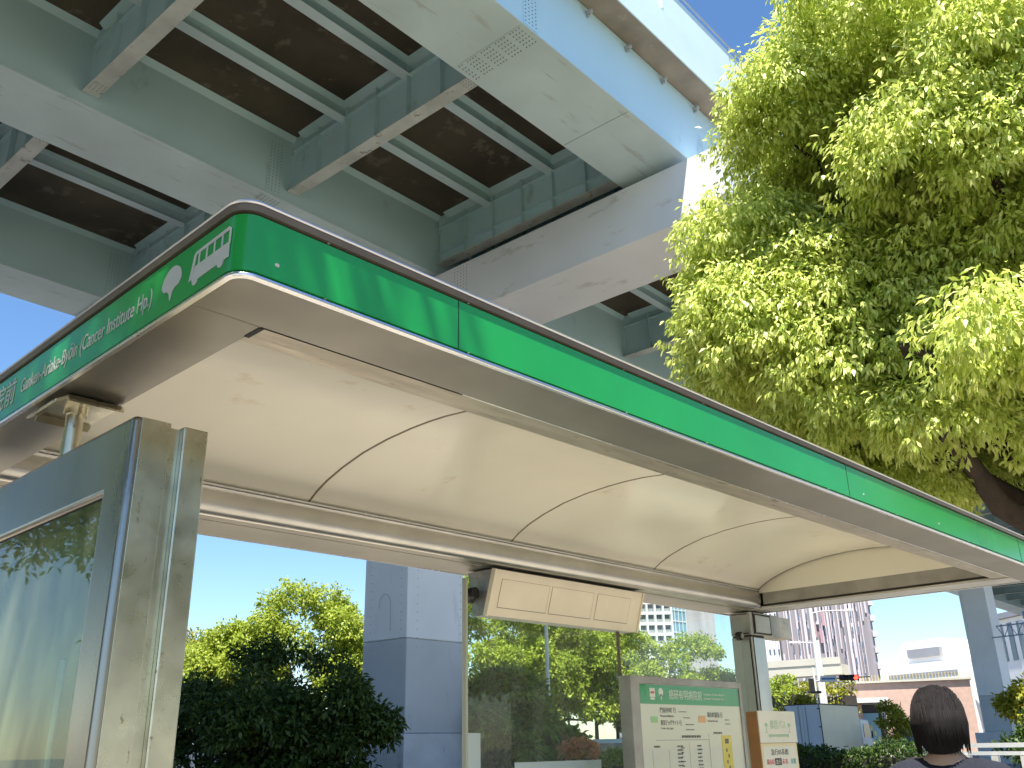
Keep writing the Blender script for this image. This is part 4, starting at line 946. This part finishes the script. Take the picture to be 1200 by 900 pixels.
F.part(mb, 'railing', 'yellow')
F.part(MB().box(F.L*.02, F.L*.3, -.05, -.01, 3, 5.5), 'window', 'win')
# white stepped building
A, B = at(1046, 870, 150), at(1140, 870, 142)
F = Facade('white_building', 'white stepped building on the skyline left of the second pier', A, B, 20, 11.5, 'wall_white', 'building')
F.part(MB().prism([(F.L*.05, 11.52), (F.L*.30, 14.6), (F.L*.75, 14.6), (F.L, 11.52)], 'y', 1, 16), 'roof', 'wall_white')
F.part(MB().box(F.L*.36, F.L*.78, .4, .98, 12.3, 13.4), 'window', 'wall_grey'); F.part(MB().box(F.L*.1, F.L*.98, -.1, -.01, 9.8, 10.2), 'ledge', 'wall_grey')
# unseen building on the left, added to grey the reflections in steel and glass
g_ = thing('office_block', 'unseen grey office block far to the left, added for reflections in the display panel', 'building', (-48, 34, 0)); MB().box(-58, -44, 0, 70, 0, 24).build('wall', 'wall_grey', g_)
for k in range(7): MB().box(-43.95, -43.9, 1, 69, 2.2+3.2*k, 3.9+3.2*k).build('window_band', 'win', g_)
# right edge building
A, B = at(1172, 870, 140), at(1230, 870, 132)
F = Facade('office_block', 'white office block with tall dark windows at the right edge', A, B, 14, 15.5, 'wall_white', 'building')
F.part(MB().box(-.4, F.L+.2, -.6, 14, 15.53, 16.2), 'roof', 'wall_grey'); F.windows(0, F.L, 5, 10.2, 15.2, 1, .5, .9, 'win', y=-.08); F.windows(0, F.L, 5, 2, 8, 2, .5, .6, 'win', y=-.08)

# ================================================================ street furniture
def lamp(label, px, d, ztop, arm, lamps, r=.09, lean=0):
    p = ground(at(px, 860, d)); t = thing('street_lamp', label, 'street lamp', p, math.atan2(RX.y, RX.x), 'white street lamps')
    MB().tube((0, 0, 0), (0, 0, ztop), r*1.25, r*.8, 12).build('pole', 'pole_white', t, local=True)
    for (z, a) in lamps:
        q = MB(); q.path([(0, 0, z-.15), (a*.3, 0, z), (a, 0, z+.05)], [.05, .045, .04], 8); q.build('arm', 'pole_white', t, local=True)
        k = MB(); k.prism([(a-.1*np.sign(a), z-.02), (a+.7*np.sign(a), z-.02), (a+.6*np.sign(a), z+.13), (a, z+.14)], 'y', -.15, .15); k.build('lamp_head', 'lamp_glass', t, .02, local=True)
    return t
lamp('taller white street lamp beside the traffic signal, with its lamp near the shelter roof', 969, 80, 11.6, 1, [(11.3, 2.8)], .18)
lamp('shorter white street lamp just right of the taller one', 973, 90, 10.0, 1, [(9.8, -1.9)], .14)
lamp('slim pale lamp post among the trees behind the left glass screen', 644, 30, 8.0, 1, [(7.9, .9)], .06)
# traffic signal with name plate
p = ground(at(969, 860, 76)); rzA = math.atan2(RX.y, RX.x)
ts = thing('traffic_signal', 'horizontal traffic signal showing red on a long arm above the road', 'traffic signal', p+Vector((0, 0, 0)), rzA)
pxm = 60/1088*1.0
MB().tube((-.35, 0, 0), (-.35, 0, 6.0), .09, .075, 10).build('pole', 'pole_white', ts, local=True)
MB().path([(-.35, 0, 5.1), (.8, 0, 5.25), (3.4, 0, 5.35)], [.05, .045, .035], 8).build('arm', 'pole_grey', ts, local=True)
ts.scale = (1.12, 1.12, 1.12)
hs = MB().box(1.25, 2.55, -.30, -.10, 5.12, 5.48).build('housing', 'black', ts, .05, local=True)
for k, (x, m_) in enumerate(((1.48, 'black'), (1.90, 'black'), (2.32, 'red_lamp'))):
    sm(MB().tube((x, -.30, 5.30), (x, -.33, 5.30), .15, n=18).build('lens', m_, hs, local=True)); 
    vv = MB()
    for i in range(10):
        a0, a1 = R_(180*i/10), R_(180*(i+1)/10); vv.obox((x+.16*math.cos((a0+a1)/2), -.42, 5.30+.16*math.sin((a0+a1)/2)), (.026*math.sin((a0+a1)/2), 0, -.026*math.cos((a0+a1)/2)), (0, .11, 0), (.004*math.cos((a0+a1)/2), 0, .004*math.sin((a0+a1)/2)))
    vv.build('visor', 'black', hs, local=True)
npl = MB().box(.0, 1.1, -.12, -.08, 5.05, 5.45).build('name_plate', 'wall_white', ts, local=True)
MB().box(.10, 1.0, -.125, -.1205, 5.20, 5.32).build('plate_writing', 'blue_sign', npl, local=True)
sg2 = MB().box(-.75, -.45, -.25, .1, 4.4, 5.3).build('side_signal', 'black', ts, .04, local=True)
MB().box(-.9, -.05, -.2, .1, 4.35, 4.5).build('bracket', 'black', ts, local=True)
# sign gantry at the right edge
p = ground(at(1250, 860, 70)); gt = thing('sign_gantry', 'blue lattice arm with a blue direction sign at the right edge', 'sign gantry', p, rzA)
MB().tube((0, 0, 0), (0, 0, 9.2), .16, .13, 10).build('pole', 'gantry', gt, local=True)
mb = MB(); mb.tube((-3.4, 0, 7.5), (.2, 0, 7.8), .04, n=6); mb.tube((-3.0, 0, 8.2), (.2, 0, 8.5), .04, n=6)
for k in range(4): x = -3.0+k*.85; mb.tube((x, 0, 8.2+.08*k), (x+.42, 0, 7.56+.08*k), .025, n=5); mb.tube((x+.42, 0, 7.56+.08*k), (x+.85, 0, 8.28+.08*k), .025, n=5)
mb.build('lattice_arm', 'gantry', gt, local=True); MB().box(-1.15, .8, -.1, -.05, 8.0, 9.1).build('direction_sign', 'blue_sign', gt, local=True)
# guard rail and road marks at lower right
p0, p1 = ground(at(1060, 868, 34)), ground(at(1215, 866, 30)); d = p1-p0; L = d.length; d /= L; nr = Vector((-d.y, d.x, 0))
gr = thing('guard_rail', 'white guard rail along the kerb behind the dark-haired person', 'guard rail', p0.lerp(p1, .5)); c = p0.lerp(p1, .5)
mb = MB(); mb.obox((c.x, c.y, 1.33), d*(L/2), nr*.03, (0, 0, .06)); mb.obox((c.x, c.y, 1.12), d*(L/2), nr*.03, (0, 0, .05)); mb.build('rail', 'pole_white', gr)
for k in range(5): q = p0+d*(L*(k+.5)/5); MB().box(q.x-.09, q.x+.09, q.y-.09, q.y+.09, 0, 1.055).build('post', 'kerb', gr)
for k in range(5):
    a = at(1120, 890, 22+k*1.5); a = ground(a); struct(MB().obox((a.x+1, a.y, .007), d*2.6, nr*.22, (0, 0, .003)), 'road_marking', 'line_white')

# ================================================================ vehicles
def wheel(t, x, y, r=.42, wd=.24):
    w_ = thing_part = MB().tube((x, y-wd/2, r), (x, y+wd/2, r), r, n=20).build('wheel', 'tyre', t, .02, local=True)
    MB().tube((x, y-wd/2-.01, r), (x, y+wd/2+.01, r), r*.55, n=14).build('rim', 'rim', w_, local=True)
# box truck, heading away along the viaduct
c = ground(at(967, 870, 60)); TA = VA+R_(2)
tk = thing('box_truck', 'white box truck parked under the viaduct behind the dark hedge', 'truck', c, TA)
bd = MB().box(0, 6.1, .05, 2.25, .98, 3.62).build('cargo_box', 'truck_white', tk, .03, local=True)
for (a, b) in ((.10, 1.12), (1.16, 2.2)):
    dr = MB().box(-.03, -.002, a, b, 1.02, 3.55).build('rear_door', 'truck_door', bd, .004, local=True)
    MB().tube((-.06, a+(.82 if a < 1 else .2), 1.05), (-.06, a+(.82 if a < 1 else .2), 3.5), .02, n=6).build('locking_bar', 'pole_grey', dr, local=True)
    mb = MB()
    for z in (1.3, 2.3, 3.3): mb.box(-.045, -.031, a+.0 if a < 1 else b-.12, a+.12 if a < 1 else b, z, z+.06)
    mb.build('hinge', 'black', dr, local=True)
mb = MB(); mb.box(-.04, -.002, .05, .095, .98, 3.62); mb.box(-.04, -.002, 2.205, 2.25, .98, 3.62); mb.box(-.04, -.002, .1, 2.2, 3.56, 3.62); mb.box(-.01, 6.1, .02, .048, 3.56, 3.62); mb.box(-.01, 6.1, .02, .048, .98, 1.04); mb.build('box_edge', 'wall_dark', bd, local=True)
MB().box(.1, 8.0, .5, 1.8, .6, .9).build('chassis', 'black', tk, local=True)
cb = MB().prism([(6.3, .75), (8.1, .75), (8.1, 1.7), (7.75, 2.75), (6.3, 2.85)], 'y', .1, 2.2).build('cab', 'car_white', tk, .05, local=True)
MB().prism([(6.7, 1.75), (7.9, 1.75), (7.65, 2.55), (6.7, 2.55)], 'y', .075, .095).build('side_window', 'win', cb, local=True)
MB().box(8.0, 8.06, .02, .09, 1.7, 2.1).build('mirror', 'black', cb, local=True)
for x in (1.2, 2.3, 7.2): wheel(tk, x, .25); wheel(tk, x, 2.05)
mb = MB(); mb.box(-.06, -.01, .1, .4, .75, .9); mb.box(-.06, -.01, 1.9, 2.2, .75, .9); mb.build('tail_light', 'red_ink', tk, local=True)
def car(label, pos, rz, body, h=1.5, L=4.3, W=1.75, boxy=False, name='parked_car'):
    t = thing(name, label, 'van' if boxy else 'car', pos, rz, 'cars and vans parked near the trees')
    pr = [(0, .35), (0, .85), (.15, 1.0), (.35, h-.06), (.6, h), (L*.72, h), (L*.86, 1.0), (L-.1, .85), (L, .6), (L, .35)] if boxy else [(0, .35), (.02, .85), (.15, .95), (.75, h-.05), (1.1, h), (2.5, h), (3.2, .98), (4.1, .85), (L, .6), (L, .35)]
    b_ = sm(MB().prism(pr, 'y', 0, W).build('body', body, t, .07, seg=3, local=True), 50)
    wz = (.98, h-.12); xe = L*.70 if boxy else 2.45
    for y in (-.004, W+.002): MB().prism([(.45 if boxy else .55, wz[0]), (xe+.35, wz[0]), (xe, wz[1]), (.55 if boxy else 1.0, wz[1])], 'y', y, y+.004).build('side_window', 'win', b_, local=True)
    x_ = L*.73 if boxy else 2.6; x2 = L*.85 if boxy else 3.13
    MB().add([(x_+.03, .12, h-.08), (x_+.03, W-.12, h-.08), (x2+.03, W-.1, 1.03), (x2+.03, .1, 1.03)], [(0, 1, 2, 3)]).build('windscreen', 'win', b_, local=True)
    for x in (.8, L-.85): wheel(t, x, .12, .31, .2); wheel(t, x, W-.12, .31, .2)
    for y in (.15, W-.45): MB().box(L-.02, L+.015, y, y+.3, .62, .76).build('headlight', 'lamp_glass', t, local=True)
    return t
p = at(772, 870, 33); car('pale blue car parked behind the red bush', ground(p), R_(140), 'car_blue', 1.72, 4.4)
p = at(372, 870, 30); car('dark van just left of the nearest pier plinth', ground(p), R_(-30), 'car_dark', 1.78, 4.6, boxy=True, name='parked_van')
p = at(1052, 870, 66); car('white van facing the viewer right of the truck', ground(p)+Vector((0, 0, 0)), R_(205), 'car_white', 2.6, 4.6, 1.8, True, 'parked_van')
p = at(560, 870, 44); car('pale van far back under the trees behind the left glass screen', ground(p), R_(-20), 'car_white', 1.9, 4.6, 1.8, True, 'parked_van')

# ================================================================ the person at the lower right
PP = at(1103, 860, 3.5); PX = Vector((PP.x, PP.y, GZ)); 
pr = thing('person', 'person with dark hair and dark navy jacket at the lower right, seen from behind', 'person', PX, R_(8))
def skin_mesh(name, pts, edges, rad, m, parent, sub=2, root=0):
    me = bpy.data.meshes.new(name); me.from_pydata(pts, edges, []); o = bpy.data.objects.new(name, me); col.objects.link(o); o.parent = parent
    s = o.modifiers.new('skin', 'SKIN'); s.use_smooth_shade = True
    for i, r in enumerate(rad): v = me.skin_vertices[0].data[i]; v.radius = (r if hasattr(r, '__len__') else (r, r)); v.use_root = (i == root)
    q = o.modifiers.new('sub', 'SUBSURF'); q.levels = sub; q.render_levels = sub
    me.materials.append(M[m]); return o
# facing +X (away from the viewer); height about 1.72 above paving
pr.scale = (.886, .886, .886)
pts = [(0, 0, .93), (0, 0, 1.08), (.01, 0, 1.25), (.0, 0, 1.38), (.0, 0, 1.46), (.01, 0, 1.53),
       (0, .19, 1.37), (-.02, .25, 1.12), (.06, .27, .90), (0, -.19, 1.37), (-.02, -.25, 1.12), (.06, -.27, .90),
       (0, .10, .86), (.02, .11, .48), (-.01, .12, .09), (0, -.10, .86), (.04, -.11, .48), (.02, -.12, .09), (.13, .13, .05), (.16, -.13, .05)]
edg = [(0, 1), (1, 2), (2, 3), (3, 4), (4, 5), (3, 6), (6, 7), (7, 8), (3, 9), (9, 10), (10, 11), (0, 12), (12, 13), (13, 14), (0, 15), (15, 16), (16, 17), (14, 18), (17, 19)]
rad = [(.12, .14), (.11, .13), (.11, .14), (.09, .12), (.062, .062), (.055, .055), .068, .05, .036, .068, .05, .036, .085, .062, .042, .085, .062, .042, .035, .035]
body = skin_mesh('body', pts, edg, rad, 'skin', pr)
# clothes follow the body
jp = [(0, 0, .88), (0, 0, 1.0), (.01, 0, 1.2), (0, 0, 1.37), (0, .19, 1.385), (-.02, .25, 1.12), (.055, .27, .93), (0, -.19, 1.385), (-.02, -.25, 1.12), (.055, -.27, .93), (-.005, 0, 1.50)]
je = [(0, 1), (1, 2), (2, 3), (3, 4), (4, 5), (5, 6), (3, 7), (7, 8), (8, 9), (3, 10)]
skin_mesh('jacket', jp, je, [(.16, .20), (.155, .19), (.16, .20), (.145, .185), .092, .068, .052, .092, .068, .052, (.088, .09)], 'navy', pr)
tp = [(0, 0, .92), (0, .10, .82), (.02, .11, .48), (-.01, .12, .10), (0, -.10, .82), (.04, -.11, .48), (.02, -.12, .10)]
skin_mesh('trousers', tp, [(0, 1), (1, 2), (2, 3), (0, 4), (4, 5), (5, 6)], [(.14, .17), .11, .08, .062, .11, .08, .062], 'trousers', pr)
for (x, y) in ((.06, .12), (.09, -.12)):
    sm(MB().ball((x, y, .05), (.14, .05, .05), 14, 8).build('shoe', 'shoe', pr, local=True), 80)
# head
def head(parent):
    mb = MB(); n, m_ = 28, 20; vs = []; fs = []
    for j in range(m_+1):
        t = math.pi*j/m_; z = math.cos(t)
        for i in range(n):
            a = 2*math.pi*i/n; x, y = math.sin(t)*math.cos(a), math.sin(t)*math.sin(a)
            rx = .098 if x > 0 else .102; ry = .078*(1-.20*max(0, -z)**1.2); rz = .118
            px_ = x*rx*(1-.12*max(0, -z)*(x < 0)); py_ = y*ry; pz = z*rz
            if x > .1:   # face: nose, brow, chin
                px_ += .020*math.exp(-((y*ry)/.012)**2-((pz+.010)/.020)**2)*x
                px_ += .008*math.exp(-((pz-.022)/.010)**2)*x - .009*math.exp(-((abs(y*ry)-.031)/.013)**2-((pz-.006)/.012)**2)
                px_ += .008*math.exp(-((y*ry)/.022)**2-((pz+.085)/.018)**2)
                px_ += .006*math.exp(-((y*ry)/.020)**2-((pz+.047)/.009)**2)
            vs.append((px_, py_, pz))
    for j in range(m_):
        for i in range(n): fs.append((j*n+i, j*n+(i+1) % n, (j+1)*n+(i+1) % n, (j+1)*n+i))
    mb.add(vs, fs); return mb
hc = Vector((.02, 0, 1.62))
hm = head(pr); hm.v = [tuple(Vector(v)+hc) for v in hm.v]; hd_ = sm(hm.build('head', 'skin', pr, local=True), 180)
for s in (-1, 1):
    e = MB(); e.ball((hc.x+.0, hc.y+s*.080, hc.z-.005), (.018, .009, .032), 12, 8); sm(e.build('ear', 'skin', hd_, local=True), 180)
    e = MB(); e.ball((hc.x+.082, hc.y+s*.031, hc.z+.006), (.011, .014, .010), 12, 8); sm(e.build('eye', 'eye', hd_, local=True), 180)
e = MB(); e.ball((hc.x+.098, hc.y, hc.z-.047), (.008, .024, .006), 12, 6); sm(e.build('mouth', 'lip', hd_, local=True), 180)
hr = MB(); hr.ball((hc.x-.026, hc.y, hc.z-.01), (.099, .092, .128), 24, 16); hair_o = sm(hr.build('hair', 'hair', pr, local=True), 180)
strands = MB()
for k in range(420):
    a = R_(random.uniform(62, 298)); z0 = random.uniform(.02, .11); rr = math.sqrt(max(0, 1-(z0/.125)**2)); p0 = (hc.x-.022+.100*rr*math.cos(a), hc.y+.093*rr*math.sin(a), hc.z+z0)
    p1 = (hc.x-.026+.104*math.cos(a+.05), hc.y+.096*math.sin(a+.05), hc.z-.02); p2 = (hc.x-.024+.092*math.cos(a+.08), hc.y+.088*math.sin(a+.08), hc.z-random.uniform(.075, .125))
    strands.path([p0, p1, p2], [.0028, .0032, .0008], 4)
sm(strands.build('hair_strands', 'hair', hair_o, local=True), 180)
# hands with five fingers
for s in (-1, 1):
    w0 = Vector((.06, s*.27, .90)); pts = [w0, w0+Vector((.01, 0, -.05)), w0+Vector((.015, 0, -.09))]; ed = [(0, 1), (1, 2)]; rd = [.024, (.030, .016), (.034, .014)]
    for k, (dx, ln) in enumerate(((.028, .060), (.010, .072), (-.008, .066), (-.026, .052))):
        i = len(pts); b_ = w0+Vector((.015+dx, 0, -.10)); pts += [b_, b_+Vector((.004, -s*.004, -ln*.5)), b_+Vector((.006, -s*.016, -ln))]; ed += [(2, i), (i, i+1), (i+1, i+2)]; rd += [.009, .0085, .007]
    i = len(pts); pts += [w0+Vector((.042, -s*.01, -.055)), w0+Vector((.052, -s*.018, -.085))]; ed += [(1, i), (i, i+1)]; rd += [.011, .008]
    skin_mesh('hand', [tuple(p) for p in pts], ed, rd, 'skin', pr, 1)
